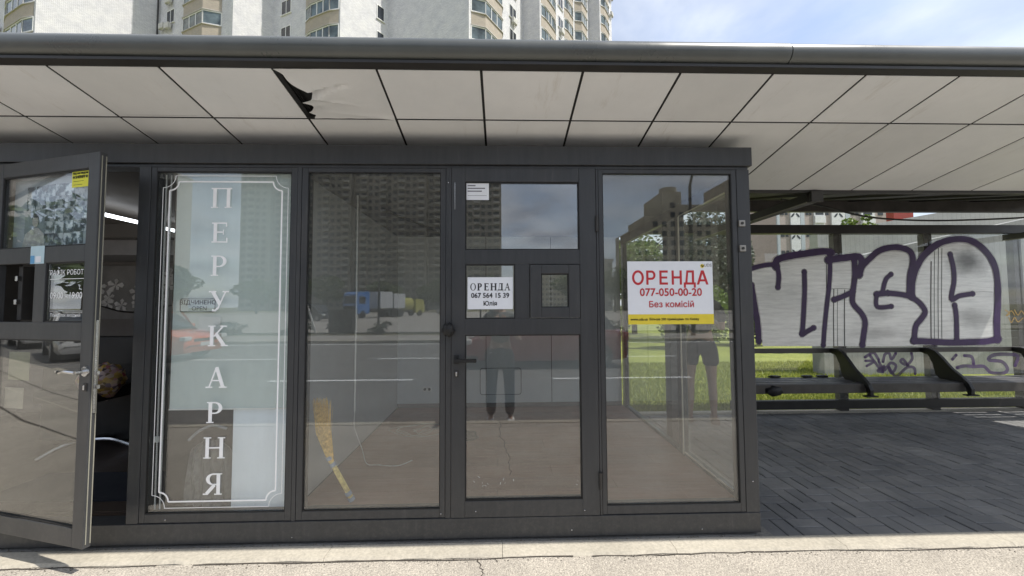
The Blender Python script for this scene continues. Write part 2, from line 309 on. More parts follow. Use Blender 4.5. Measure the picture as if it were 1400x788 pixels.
M['purple_thin'] = spray('thin_purple_spray', (0.10, 0.05, 0.17), 0.75)
M['purple_mist'] = spray('purple_overspray', (0.10, 0.06, 0.15), 0.30)

# ------------------------------------------------------------------ mesh builder
class MB:
    def __init__(s): s.v = []; s.f = []; s.uv = []; s.T = None; s.k = 0
    def add(s, vs, fs, uvs=None):
        o = len(s.v)
        for p in vs:
            p = Vector(p); s.v.append(s.T @ p if s.T else p)
        for i, f in enumerate(fs):
            s.f.append([o+q for q in f]); s.uv.append(uvs[i] if uvs else None)
        return s
    def box(s, x0, y0, z0, x1, y1, z1):
        v = [(x0, y0, z0), (x1, y0, z0), (x1, y1, z0), (x0, y1, z0), (x0, y0, z1), (x1, y0, z1), (x1, y1, z1), (x0, y1, z1)]
        return s.add(v, [(0, 3, 2, 1), (4, 5, 6, 7), (0, 1, 5, 4), (1, 2, 6, 5), (2, 3, 7, 6), (3, 0, 4, 7)])
    def beam(s, p, q, w, h):
        p = Vector(p); q = Vector(q); d = (q-p).normalized(); up = Vector((0, 0, 1)) if abs(d.z) < 0.95 else Vector((0, 1, 0))
        a = d.cross(up).normalized()*w/2; b = a.cross(d).normalized()*h/2
        v = [p-a-b, p+a-b, p+a+b, p-a+b, q-a-b, q+a-b, q+a+b, q-a+b]
        return s.add(v, [(0, 1, 2, 3), (7, 6, 5, 4), (0, 4, 5, 1), (1, 5, 6, 2), (2, 6, 7, 3), (3, 7, 4, 0)])
    def tube(s, pts, r, n=8, cap=True):
        pts = [Vector(p) for p in pts]; rs = r if isinstance(r, (list, tuple)) else [r]*len(pts)
        vs = []; fs = []; ref = None
        for i, p in enumerate(pts):
            d = (pts[min(i+1, len(pts)-1)]-pts[max(i-1, 0)]).normalized()
            if ref is None: ref = Vector((0, 0, 1)) if abs(d.z) < 0.9 else Vector((1, 0, 0))
            a = d.cross(ref).normalized(); b = d.cross(a).normalized(); ref = b.cross(d) if b.cross(d).length < 0.1 else ref
            for k in range(n):
                t = 2*math.pi*k/n; vs.append(p+(a*math.cos(t)+b*math.sin(t))*rs[i])
        for i in range(len(pts)-1):
            for k in range(n): fs.append((i*n+k, i*n+(k+1) % n, (i+1)*n+(k+1) % n, (i+1)*n+k))
        if cap: fs.append(tuple(range(n))); fs.append(tuple((len(pts)-1)*n+k for k in reversed(range(n))))
        return s.add(vs, fs)
    def prism(s, poly, axis, a, b):
        # poly: 2D points; axis 0: poly in (y,z) extruded in x; 1: poly (x,z) extruded in y; 2: (x,y) extruded in z
        n = len(poly)
        def P(p, t):
            return (t, p[0], p[1]) if axis == 0 else ((p[0], t, p[1]) if axis == 1 else (p[0], p[1], t))
        vs = [P(p, a) for p in poly]+[P(p, b) for p in poly]
        fs = [tuple(range(n)), tuple(reversed(range(n, 2*n)))]+[(i, (i+1) % n, n+(i+1) % n, n+i) for i in range(n)]
        return s.add(vs, fs)
    def quad(s, a, b, c, d, uv=None): return s.add([a, b, c, d], [(0, 1, 2, 3)], [uv] if uv else None)
    def ball(s, c, r, n=12, m=8):
        rx, ry, rz = r if isinstance(r, (tuple, list)) else (r, r, r); vs = [(c[0], c[1], c[2]-rz)]
        for i in range(1, m):
            ph = -math.pi/2+math.pi*i/m
            for k in range(n):
                t = 2*math.pi*k/n; vs.append((c[0]+rx*math.cos(ph)*math.cos(t), c[1]+ry*math.cos(ph)*math.sin(t), c[2]+rz*math.sin(ph)))
        vs.append((c[0], c[1], c[2]+rz)); fs = []
        for k in range(n): fs.append((0, 1+(k+1) % n, 1+k))
        for i in range(m-2):
            for k in range(n): fs.append((1+i*n+k, 1+i*n+(k+1) % n, 1+(i+1)*n+(k+1) % n, 1+(i+1)*n+k))
        top = len(vs)-1
        for k in range(n): fs.append((top, 1+(m-2)*n+k, 1+(m-2)*n+(k+1) % n))
        return s.add(vs, fs)
    def build(s, name, m, parent=None, bevel=0.0, smooth=False, fix=True, **kw):
        off = wloc(parent)
        me = bpy.data.meshes.new(name); me.from_pydata([tuple(p-off) for p in s.v], [], s.f)
        if any(u for u in s.uv):
            ul = me.uv_layers.new(name='UVMap'); i = 0
            for f, u in zip(s.f, s.uv):
                for k in range(len(f)):
                    if u: ul.data[i].uv = u[k]
                    i += 1
        if fix or bevel:
            b = bmesh.new(); b.from_mesh(me)
            if fix: bmesh.ops.recalc_face_normals(b, faces=b.faces)
            if bevel:
                ed = [e for e in b.edges if len(e.link_faces) == 2 and e.calc_face_angle(0) > 0.5]
                bmesh.ops.bevel(b, geom=ed, offset=bevel, segments=2, profile=0.6, affect='EDGES', clamp_overlap=True)
            b.to_mesh(me); b.free()
        if smooth:
            me.polygons.foreach_set('use_smooth', [True]*len(me.polygons))
            try: me.set_sharp_from_angle(angle=R(40))
            except Exception: pass
        if m: me.materials.append(m)
        return link(name, me, parent, **kw)
def wloc(o):
    v = Vector((0, 0, 0))
    while o is not None: v += o.location; o = o.parent
    return v
def setp(o, label=None, cat=None, group=None, kind=None):
    if label: o['label'] = label
    if cat: o['category'] = cat
    if group: o['group'] = group
    if kind: o['kind'] = kind
    return o
def link(name, data, parent=None, label=None, cat=None, group=None, kind=None, loc=None, rot=None):
    o = bpy.data.objects.new(name, data); C.objects.link(o)
    if parent: o.parent = parent
    if loc is not None: o.location = loc
    if rot is not None: o.rotation_euler = rot
    return setp(o, label, cat, group, kind)
def thing(name, label, cat, loc=(0, 0, 0), group=None):
    return link(name, None, None, label, cat, group, loc=loc)
def dup(src, loc, rotz=0.0, label=None, group=None):
    def cp(o, par):
        c = o.copy(); C.objects.link(c)
        if par: c.parent = par
        for ch in [q for q in bpy.data.objects if q.parent == o]: cp(ch, c)
        return c
    r = cp(src, None); r.location = loc; r.rotation_euler = (0, 0, rotz)
    return setp(r, label, None, group)
def text_mesh(body, size, mtx, m, name, parent=None, bold=0.0, align='CENTER', depth=0.0004, xs=1.0, **kw):
    cu = bpy.data.curves.new(name, 'FONT'); cu.body = body; cu.size = size; cu.align_x = align; cu.align_y = 'CENTER'
    cu.extrude = 0.0; cu.resolution_u = 3
    to = bpy.data.objects.new(name, cu); C.objects.link(to)
    me = bpy.data.meshes.new_from_object(to.evaluated_get(bpy.context.evaluated_depsgraph_get()))
    bpy.data.objects.remove(to); bpy.data.curves.remove(cu)
    jr = random.Random(len(body))
    for v in me.vertices: v.co.z += jr.uniform(0, 0.00025)
    if bold:
        base = [v.co.copy() for v in me.vertices]; fc = [tuple(p.vertices) for p in me.polygons]; vs = []; fs = []
        for k, (a, c) in enumerate(((1, 0.4), (-1, 0.4), (0.7, -0.8), (-0.7, -0.8), (0, 1))):
            o = len(vs); vs += [(p.x+a*bold, p.y+c*bold, p.z+0.0003*k) for p in base]; fs += [tuple(q+o for q in f) for f in fc]
        bpy.data.meshes.remove(me); me = bpy.data.meshes.new(name); me.from_pydata(vs, [], fs)
    me.transform(Matrix.Translation(-wloc(parent)) @ mtx @ Matrix.Rotation(math.pi/2, 4, 'X') @ Matrix.Diagonal((xs, 1, 1, 1)))
    me.materials.clear(); me.materials.append(m); me.name = name
    return link(name, me, parent, **kw)
T3 = lambda x, y, z: Matrix.Translation((x, y, z))
def catmull(pts, n=6):
    out = []; P = [pts[0]]+list(pts)+[pts[-1]]
    for i in range(1, len(P)-2):
        p0, p1, p2, p3 = [Vector(q) for q in P[i-1:i+3]]
        for k in range(n):
            t = k/n; out.append(0.5*((2*p1)+(p2-p0)*t+(2*p0-5*p1+4*p2-p3)*t*t+(3*p1-p0-3*p2+p3)*t**3))
    out.append(Vector(pts[-1])); return out

# ================================================================== SETTING: ground, roads
FY = 2.39   # facade plane
def slab(name, x0, y0, x1, y1, z, m, th=0.02, **kw):
    return MB().box(x0, y0, z-th, x1, y1, z).build(name, m, None, **kw)
slab('ground', -700, -700, 700, 700, -0.20, M['grass_dry'], 0.3, kind='structure')
slab('pavement', -60, 0.10, 60, 2.235, 0.0, M['pavement'], 0.19, kind='structure')
slab('road', -300, -11.7, 300, -0.02, -0.150, M['road'], 0.04, kind='structure')
kb = link('kerb', None, None, kind='structure')
x = -14.0
kmesh = {}
def kerb_piece(par, x0, x1, y0, y1, z1, m, w=0.0012, zb=-0.19):
    b = MB(); n = 10; segs = max(2, int((x1-x0)/0.09))
    vs = []; fs = []
    for i in range(segs+1):
        xx = x0+w+(x1-x0-2*w)*i/segs
        j = 0.012*mn.noise(Vector((xx*7, y0*3, 0)))+0.010*mn.noise(Vector((xx*23, y0, 4)))
        j2 = 0.004*mn.noise(Vector((xx*11, 9, 0)))
        vs += [(xx, y0+j, zb), (xx, y0+j, z1-0.012+j2), (xx, y0+0.014+j, z1+j2), (xx, y1-0.003, z1+j2*0.6), (xx, y1-0.003, zb)]
    for i in range(segs):
        for k in range(4):
            a = i*5+k; fs.append((a, a+5, a+6, a+1))
    fs.append((0, 1, 2, 3, 4)); e = segs*5; fs.append((e+4, e+3, e+2, e+1, e))
    b.add(vs, fs); return b.build('kerb_stone', m, par, smooth=True)
xx = -13.0
while xx < 16:
    L = 1.0
    kerb_piece(kb, xx, xx+L, 2.24, 2.365, 0.012, M['kerb']); xx += L
xx = -13.0
while xx < 13:
    kerb_piece(kb, xx, xx+1.0, -0.02, 0.10, 0.006, M['kerb']); xx += 1.0
# old concrete strip under the kiosk
stp = MB().box(-13, 2.366, -0.19, 1.66, 4.98, 0.004).build('concrete_footing', M['kerb_dark'], None, kind='structure')
far = slab('far_kerb', -300, -11.95, 300, -11.7, -0.03, M['kerb'], 0.17, kind='structure')
slab('far_pavement', -300, -15.0, 300, -11.954, -0.06, M['lot'], 0.14, kind='structure')
slab('parking_lot', -90, -92, 60, -18.0, -0.10, M['lot'], 0.10, kind='structure')
slab('lawn', -200, 5.105, 200, 34, -0.03, M['grass'], 0.17, kind='structure')
mk = link('lane_marking', None, None, kind='structure')
for k in range(-9, 10):
    for yy in (-3.5, -6.9):
        MB().box(k*6.0-4.9+(1.2 if yy < -5 else 0), yy-0.06, -0.149, k*6.0-1.9+(1.2 if yy < -5 else 0), yy+0.06, -0.144).build('dash', M['decal'], mk)
MB().box(-200, -11.3, -0.149, 200, -11.18, -0.145).build('edge_line', M['decal'], mk)
# cracks in the foreground
def crack(pts, w, z, name='pavement_crack'):
    b = MB(); P = []
    for i in range(len(pts)-1):
        a = Vector(pts[i]); c = Vector(pts[i+1]); n = 6
        for k in range(n): P.append(a.lerp(c, k/n)+Vector((random.uniform(-1, 1)*0.012, random.uniform(-1, 1)*0.008)))
    P.append(Vector(pts[-1])); L = []; Rr = []
    for i, p in enumerate(P):
        d = (P[min(i+1, len(P)-1)]-P[max(i-1, 0)]).normalized(); nn = Vector((-d.y, d.x))*w*random.uniform(0.4, 1.2)
        L.append((p.x+nn.x, p.y+nn.y, z)); Rr.append((p.x-nn.x, p.y-nn.y, z))
    for i in range(len(P)-1): b.quad(L[i], L[i+1], Rr[i+1], Rr[i])
    return b.build(name, M['crackm'], None, kind='structure')
M['crackm'] = mat('crack_dirt', (0.06, 0.05, 0.04), 0.9, var=0.4, scale=40)
for x0, x1 in ((-3.4, -1.9), (-1.7, 0.4), (0.5, 1.5), (1.5, 3.2), (3.3, 5)):
    crack([(x0, 2.232), ((x0+x1)/2, 2.225), (x1, 2.233)], 0.0045, 0.0035)
crack([(-16, 1.75), (-11, 1.5), (-7, 1.55), (-3.2, 1.35)], 0.012, 0.003)
crack([(-15, 0.7), (-9, 0.9), (-5, 0.75)], 0.009, 0.003)
M['crackm'] = mat('pale_crack_filler', (0.55, 0.50, 0.42), 0.9)
crack([(-16, 1.25), (-10, 1.15), (-4, 1.05)], 0.012, 0.003)
M['crackm'] = bpy.data.materials['crack_dirt']
crack([(-0.14, 2.23), (-0.10, 2.12), (-0.15, 2.0), (-0.13, 1.7)], 0.003, 0.003)


def grit(n, x0, x1, y0, y1, z, smin, smax, seed, m, nm, edge=None):
    r = random.Random(seed); vs = []; fs = []
    for k in range(n):
        X = r.uniform(x0, x1); Y = (edge-abs(r.gauss(0, 0.02))) if edge else r.uniform(y0, y1); q = smin+(smax-smin)*r.random()**3; o = len(vs)
        a = r.uniform(0, 6.28)
        for t in range(4): vs.append((X+q*math.cos(a+t*1.57)*r.uniform(.6, 1), Y+q*math.sin(a+t*1.57)*r.uniform(.6, 1), z))
        vs.append((X, Y, z+q*r.uniform(0.4, 0.9))); fs += [(o+t, o+(t+1) % 4, o+4) for t in range(4)]
    me = bpy.data.meshes.new(nm); me.from_pydata(vs, [], fs); me.materials.append(m); return link(nm, me, None, kind='stuff')
grit(2600, -4, 6, 1.2, 2.22, 0.0005, 0.0012, 0.006, 3, M['pavement'], 'pavement_grit')
grit(900, -4, 6, 0, 0, 0.0005, 0.002, 0.007, 4, mat('dark_grit', (0.09, 0.08, 0.065), 0.9), 'kerb_grit', 2.236)
grit(700, -4, 1.6, 0, 0, 0.005, 0.002, 0.009, 5, mat('dirt_grit', (0.16, 0.14, 0.11), 0.9), 'base_grit', 2.39)
grit(260, 1.7, 6.5, 2.4, 4.9, 0.004, 0.0015, 0.007, 6, mat('pale_grit', (0.3, 0.28, 0.22), 0.9), 'paving_litter')
# ------------------------------------------------------------------ paving bricks (basket weave)
pv = link('paving', None, None, kind='structure')
MB().box(1.66, 2.366, -0.19, 9.0, 5.0, -0.012).build('mortar_bed', mat('sand_joint', (0.045, 0.042, 0.038), 0.9), pv)
def brick_mesh(lx, ly):
    b = MB(); g = 0.0035; b.box(-lx/2+g, -ly/2+g, -0.05, lx/2-g, ly/2-g, 0.0)
    me_o = b.build('brick', M['paver']); me = me_o.data
    bm = bmesh.new(); bm.from_mesh(me)
    ed = [e for e in bm.edges if all(v.co.z > -0.01 for v in e.verts)]
    bmesh.ops.bevel(bm, geom=ed, offset=0.0035, segments=1, affect='EDGES'); bm.to_mesh(me); bm.free()
    bpy.data.objects.remove(me_o); return me
bm_y = brick_mesh(0.1, 0.2); bm_x = brick_mesh(0.2, 0.1)
cells = []
for i in range(0, 37):
    for j in range(0, 13):
        cx_ = 1.66+0.1+i*0.2; cy_ = 2.37+0.1+j*0.2
        if (i+j) % 2 == 0: cells += [(cx_-0.05, cy_, 0), (cx_+0.05, cy_, 0)]
        else: cells += [(cx_, cy_-0.05, 1), (cx_, cy_+0.05, 1)]
cells = [c for c in cells if c[0] < 1.8+1.45*c[1]]
cells.sort(key=lambda c: c[0]**2*0.35+c[1]**2)
rest = MB()
for q, (a, b_, o) in enumerate(cells):
    z = random.uniform(-0.0025, 0.003); tx = random.uniform(-0.012, 0.012); ty = random.uniform(-0.012, 0.012)
    if q < 298:
        link('brick', bm_x if o else bm_y, pv, loc=(a, b_, z), rot=(tx, ty, random.uniform(-0.006, 0.006)))
    else:
        me = bm_x if o else bm_y
        rest.add([(v.co.x+a, v.co.y+b_, v.co.z+z+v.co.y*tx) for v in me.vertices], [tuple(p.vertices) for p in me.polygons])
rest.build('far_bricks', M['paver'], pv, fix=False, kind='stuff')
for k in range(8): kerb_piece(kb, 1.66+k, 2.66+k, 5.0, 5.10, 0.015, M['kerb'])

# ================================================================== KIOSK
kx0 = -5.9; kx1 = 1.59; ky1 = 4.88; FZ = 0.165
kiosk = thing('kiosk', 'anthracite framed glass kiosk standing under the front of the bus shelter roof', 'kiosk', (-1.5, FY, 0))
fr = M['frame']; BV = 0.003
MB().box(kx0, FY-0.012, 2.305, 1.603, FY+0.12, 2.425).build('header', fr, kiosk, BV)
MB().box(kx0, FY+0.006, 2.285, 1.585, FY+0.10, 2.303).build('header_strip', fr, kiosk, 0.002)
MB().box(kx0, FY-0.004, 0.022, 1.588, FY+0.11, 0.14).build('sill', fr, kiosk, BV)
def post(x0, x1, z0=0.1405, z1=2.284, y0=FY, y1=FY+0.09, name='post'): return MB().box(x0, y0, z0, x1, y1, z1).build(name, fr, kiosk, BV)
post(-2.222, -2.152); post(-1.262, -1.238); post(-0.345, -0.312); post(0.598, 0.612)
post(1.505, 1.588, y1=FY+0.10)
post(-3.20, -3.135)
# fixed windows
def fixed_window(x0, x1, z0, z1, px0, px1, pz0, pz1, m, label=None):
    b = MB(); y0 = FY+0.002; y1 = FY+0.075
    b.box(x0, y0, z0, px0, y1, z1).box(px1, y0, z0, x1, y1, z1).box(px0, y0+0.0005, z0, px1, y1-0.001, pz0).box(px0, y0+0.0005, pz1, px1, y1-0.001, z1)
    w = b.build('window', fr, kiosk, BV)
    if label: w['label'] = label
    # dark rubber bead
    g = MB(); t = 0.005; ya = FY+0.004; yb = FY+0.0115
    g.box(px0, ya, pz0, px0+t, yb, pz1).box(px1-t, ya, pz0, px1, yb, pz1).box(px0+t, ya+0.0005, pz0, px1-t, yb, pz0+t).box(px0+t, ya+0.0005, pz1-t, px1-t, yb, pz1)
    g.build('bead', M['black'], w)
    MB().box(px0+0.001, FY+0.012, pz0+0.001, px1-0.001, FY+0.018, pz1-0.001).build('pane', m, w)
    return w
win1 = fixed_window(-2.15, -1.264, 0.143, 2.283, -2.118, -1.30, 0.195, 2.257, M['glass'], 'window with white serif lettering and an ornamental white border')
win2 = fixed_window(-1.236, -0.347, 0.143, 2.283, -1.20, -0.378, 0.195, 2.257, M['glass'], 'plain window left of the closed door')
win4 = fixed_window(0.614, 1.503, 0.143, 2.283, 0.64, 1.472, 0.195, 2.257, M['glass'], 'plain window right of the closed door')
# doors -------------------------------------------------------------
DW = 0.905
def door(Mx, mirror, label, zb, zt, chrome):
    u = (lambda a: DW-a) if mirror else (lambda a: a)
    def bx(b, a0, z0, a1, z1, y0, y1):
        s, e = sorted((u(a0), u(a1))); b.box(s, y0, z0, e, y1, z1)
    b = MB(); b.T = Mx; y0, y1 = -0.004, (0.030 if mirror else 0.062)
    bx(b, 0, zb, 0.084, zt, y0, y1); bx(b, 0.80, zb, DW, zt, y0, y1)
    for z0, z1 in ((zb, 0.24), (1.24, 1.338), (1.677, 1.767), (2.198, zt)): bx(b, 0.0841, z0, 0.7999, z1, y0+0.0006, y1-0.001)
    bx(b, 0.394, 1.3381, 0.484, 1.6769, y0+0.0006, y1-0.001)
    d = b.build('door', fr, kiosk, BV, label=label)
    # slightly raised inner sash line
    e = MB(); e.T = Mx
    for a0, z0, a1, z1 in ((0.084, 0.24, 0.80, 1.24), (0.084, 1.767, 0.80, 2.198), (0.084, 1.338, 0.394, 1.677)):
        t = 0.007
        bx(e, a0, z0, a0+t, z1, 0.001, 0.0095); bx(e, a1-t, z0, a1, z1, 0.001, 0.0095); bx(e, a0+t, z0, a1-t, z0+t, 0.0015, 0.0095); bx(e, a0+t, z1-t, a1-t, z1, 0.0015, 0.0095)
    e.build('bead', M['black'], d)
    gm = M['glass_door']
    for a0, z0, a1, z1, mm in ((0.085, 0.241, 0.799, 1.239, M['glass'] if not mirror else M['glass_open']), (0.085, 1.768, 0.799, 2.197, gm if not mirror else M['glass_poster']), (0.085, 1.339, 0.393, 1.676, gm)):
        p = MB(); p.T = Mx; bx(p, a0, z0, a1, z1, 0.010, 0.016); p.build('pane', mm, d)
    # hatch sash
    h = MB(); h.T = Mx
    if not mirror:
        a0, z0, a1, z1 = 0.487, 1.342, 0.797, 1.673; i0, j0, i1, j1 = 0.556, 1.407, 0.728, 1.617
        bx(h, a0, z0, i0, z1, -0.012, 0.04); bx(h, i1, z0, a1, z1, -0.012, 0.04); bx(h, i0, z0, i1, j0, -0.0115, 0.039); bx(h, i0, j1, i1, z1, -0.0115, 0.039)
        h.build('hatch', fr, d, 0.004)
        p = MB(); p.T = Mx; bx(p, i0, j0, i1, j1, 0.012, 0.018); p.build('pane', gm, d)
        g = MB(); g.T = Mx; t = 0.006
        bx(g, i0, j0, i0+t, j1, -0.004, 0.011); bx(g, i1-t, j0, i1, j1, -0.004, 0.011); bx(g, i0+t, j0, i1-t, j0+t, -0.004, 0.011); bx(g, i0+t, j1-t, i1-t, j1, -0.004, 0.011); g.build('bead', M['black'], d)
    else:
        # hatch opening with its black sash swung inward
        bx(h, 0.49, 1.345, 0.515, 1.67, 0.02, 0.30); bx(h, 0.54, 1.38, 0.60, 1.64, 0.10, 0.13); bx(h, 0.70, 1.345, 0.735, 1.67, 0.05, 0.22)
        h.build('hatch', M['dark'], d, 0.004, label='black hatch sash swung inward')
        for zz in (1.58, 1.44):
            k = MB(); k.T = Mx; bx(k, 0.705, zz, 0.725, zz+0.03, 0.03, 0.049); k.build('latch', M['chrome'], d, 0.003)
    # lever
    l = MB(); l.T = Mx
    hm = M['chrome'] if chrome else M['black']
    sgn = -1 if mirror else 1; hx = u(0.032); hz = 1.09 if not mirror else 1.075
    if chrome:
        l.tube([(hx, -0.004, hz), (hx, -0.012, hz)], 0.027, 14); l.tube([(hx, -0.012, hz), (hx, -0.05, hz)], 0.010, 10)
        l.tube(catmull([(hx, -0.05, hz), (hx-0.03, -0.055, hz+0.004), (hx-0.08, -0.055, hz+0.004), (hx-0.125, -0.05, hz-0.006), (hx-0.15, -0.045, hz+0.002)], 5), [0.010]*10+[0.009]*6+[0.007]*5, 8)
    else:
        l.box(hx-0.016, -0.014, hz-0.025, hx+0.016, -0.0045, hz+0.028); l.box(hx-0.008, -0.05, hz-0.011, hx+0.012, -0.014, hz+0.011); l.box(hx-0.01, -0.062, hz-0.012, hx+0.125, -0.045, hz+0.010)
    l.build('handle', hm, d, 0.003 if not chrome else 0, smooth=chrome)
    k = MB(); k.T = Mx; kz = hz-0.085
    k.box(hx-0.014, -0.008, kz-0.022, hx+0.014, -0.0045, kz+0.022); k.build('keyhole_plate', M['dark'], d, 0.003)
    k = MB(); k.T = Mx; k.box(hx-0.005, -0.014, kz-0.014, hx+0.005, -0.0085, kz+0.012); k.build('lock_cylinder', M['chrome'], d, 0.002)
    for zz in (1.93, 0.35):
        k = MB(); k.T = Mx; a = u(DW+0.004)
        k.tube([(a, -0.012, zz-0.05), (a, -0.012, zz+0.05)], 0.010, 10); k.build('hinge', M['dark'], d, smooth=True)
    if mirror:
        k = MB(); k.T = Mx; k.box(DW+0.0005, 0.004, zb+0.02, DW+0.003, 0.008, zt-0.02).box(DW+0.0005, 0.022, zb+0.02, DW+0.004, 0.026, zt-0.02); k.build('gasket', M['gasket'], d)
        k = MB(); k.T = Mx; k.box(DW+0.0008, 0.010, 0.85, DW+0.003, 0.021, 1.35).box(DW+0.0008, 0.016, 1.055, DW+0.016, 0.027, 1.075).box(DW+0.0008, 0.014, 0.98, DW+0.020, 0.028, 1.0); k.build('lock_strip', M['chrome'], d)
    return d
Mc = T3(-0.31, FY, 0); Mo = T3(-3.09, FY, 0) @ Matrix.Rotation(R(-15), 4, 'Z')
door1 = door(Mc, False, 'closed glazed door with a small framed hatch', 0.143, 2.283, False)
door2 = door(Mo, True, 'glazed door standing ajar at the left end', 0.142, 2.283, True)
# scratch of bare metal, small screws, lock plates
MB().box(-0.292, FY-0.0065, 2.02, -0.287, FY-0.0045, 2.19).build('scratch', M['chrome'], kiosk)
for zz in (1.935, 1.775):
    MB().box(1.507, FY-0.012, zz-0.02, 1.547, FY-0.001, zz+0.02).build('lock_plate', mat('tarnished_plate', (0.35, 0.33, 0.30), 0.4, metal=0.8), kiosk, 0.003)
    MB().tube([(1.527, FY-0.016, zz), (1.527, FY-0.0115, zz)], 0.009, 10).build('lock_core', M['dark'], kiosk)
for (a, zz) in ((-0.33, 2.19), (-0.16, 0.18), (0.50, 0.175), (1.545, 0.33), (-1.99, 0.165), (-0.37, 0.17), (1.22, 0.05), (-1.25, 0.05), (0.42, 0.06)):
    MB().ball((a, FY-0.006, zz), (0.004, 0.003, 0.004), 8, 5).build('screw', M['chrome'], kiosk)
MB().box(-2.46, FY-0.016, 2.16, -2.448, FY-0.001, 2.27).build('magnet_strip', M['white'], kiosk, 0.002)
# structure behind the facade
MB().box(kx0, FY+0.121, 2.33, 1.60, ky1+0.06, 2.35).build('roof', M['dark'], kiosk)
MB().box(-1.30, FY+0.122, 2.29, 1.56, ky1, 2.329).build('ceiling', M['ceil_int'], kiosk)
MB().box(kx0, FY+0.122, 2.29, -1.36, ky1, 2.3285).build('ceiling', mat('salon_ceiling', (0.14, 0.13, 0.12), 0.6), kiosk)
fl = MB().box(kx0, FY+0.1005, 0.03, 1.55, ky1, FZ-0.012).build('floor', M['wood_dark'], kiosk)
yy = FY+0.112; row = 0
pm = {}
while yy < ky1-0.05:
    x = -1.285-(row % 3)*0.42
    while x < 1.52:
        a = max(x, -1.285); b_ = min(x+1.25, 1.52)
        if b_-a > 0.03: MB().box(a+0.0012, yy+0.0012, FZ-0.0115, b_-0.0012, min(yy+0.19, ky1)-0.0012, FZ).build('plank', M['laminate'], fl)
        x += 1.25
    yy += 0.19; row += 1
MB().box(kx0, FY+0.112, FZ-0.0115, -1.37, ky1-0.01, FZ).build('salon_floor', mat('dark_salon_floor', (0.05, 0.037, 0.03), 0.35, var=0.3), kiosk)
MB().box(-1.355, FY+0.105, FZ, -1.295, ky1, 2.289).build('partition', M['wall_left'], kiosk)
MB().box(-1.2945, ky1-0.03, FZ+0.0005, 1.505, ky1, 2.289).build('back_wall', M['wall_int'], kiosk)
for a in (-0.2, 0.62, 1.25):
    MB().box(a, ky1-0.034, FZ+0.002, a+0.006, ky1-0.0305, 2.288).build('panel_joint', M['dark'], kiosk)
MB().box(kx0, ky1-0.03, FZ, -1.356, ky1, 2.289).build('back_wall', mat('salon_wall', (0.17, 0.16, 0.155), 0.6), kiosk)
for zz, hh in ((FZ, 0.05),):
    MB().box(-1.29, ky1-0.042, zz+0.001, 1.5, ky1-0.0305, zz+hh).build('skirting', mat('grey_skirting', (0.16, 0.15, 0.14), 0.6), kiosk)
# rounded access hatch outline on back wall
hp = []
X0, X1, Z0, Z1, rr_ = -0.27, 0.24, 0.315, 0.64, 0.03
for cxx, czz, a0 in ((X1-rr_, Z1-rr_, 0), (X0+rr_, Z1-rr_, 90), (X0+rr_, Z0+rr_, 180), (X1-rr_, Z0+rr_, 270)):
    for k in range(5): a = R(a0+k*22.5); hp.append((cxx+rr_*math.cos(a), ky1-0.033, czz+rr_*math.sin(a)))
hp.append(hp[0])
MB().tube(hp, 0.004, 6).build('access_panel_seam', M['dark'], kiosk)
so_ = MB().box(-0.98, ky1-0.045, 0.36, -0.87, ky1-0.0305, 0.42).build('power_socket', M['white'], kiosk, 0.004)
for a in (-0.952, -0.898): MB().tube([(a, ky1-0.049, 0.39), (a, ky1-0.0455, 0.39)], 0.018, 12).build('socket_hole', M['dark'], so_)
# right side: two glazed bays
SX = 1.548
def side_frame():
    b = MB()
    for y0, y1 in ((FY+0.11, 2.55), (3.26, 3.34), (4.78, ky1-0.001)): b.box(SX-0.02, y0, FZ, SX+0.03, y1, 2.289)
    b.box(SX-0.02, FY+0.11, 2.19, SX+0.03, ky1-0.002, 2.2895); b.box(SX-0.019, FY+0.111, 0.03, SX+0.029, ky1-0.002, FZ+0.02)
    return b.build('side_frame', fr, kiosk, 0.002)
sf = side_frame()
MB().box(SX, 2.551, FZ+0.021, SX+0.006, 3.259, 2.189).build('pane', M['glass_side'], sf)
MB().box(SX, 3.341, FZ+0.021, SX+0.006, 4.779, 2.189).build('pane', M['glass_side'], sf)
MB().box(SX-0.028, 3.244, FZ+0.002, SX-0.0205, 3.258, 2.176).box(SX-0.028, 2.56, FZ+0.0205, SX-0.0205, 3.243, FZ+0.030).box(SX-0.028, 2.56, 2.178, SX-0.0205, 3.243, 2.186).build('white_seal', mat('cream_seal', (0.62, 0.58, 0.48), 0.5), sf)
# ceiling conduits
for a, b_, c_, d_ in ((-1.05, 3.4, -0.75, 4.4), (-0.35, 3.3, -0.2, 4.3)):
    MB().tube([(a, b_, 2.275), (c_, d_, 2.275)], 0.012, 6).build('conduit', M['dark'], kiosk)
# LED strip in salon
lm, lt, lb = newmat('led_tube'); lb.inputs['Emission Color'].default_value = (0.9, 0.95, 1, 1); lb.inputs['Emission Strength'].default_value = 3.0
MB().box(-3.36, 2.75, 2.19, -3.33, 4.5, 2.215).build('light_strip', lm, kiosk)
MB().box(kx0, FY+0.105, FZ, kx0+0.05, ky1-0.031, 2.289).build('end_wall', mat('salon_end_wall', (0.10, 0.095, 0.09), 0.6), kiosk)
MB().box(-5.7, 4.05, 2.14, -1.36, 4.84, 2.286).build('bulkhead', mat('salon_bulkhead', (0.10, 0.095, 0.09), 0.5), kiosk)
MB().box(-5.7, 4.2, 1.98, -1.36, 4.84, 2.139).build('bulkhead_lower', mat('salon_bulkhead_pale', (0.22, 0.22, 0.23), 0.5), kiosk)

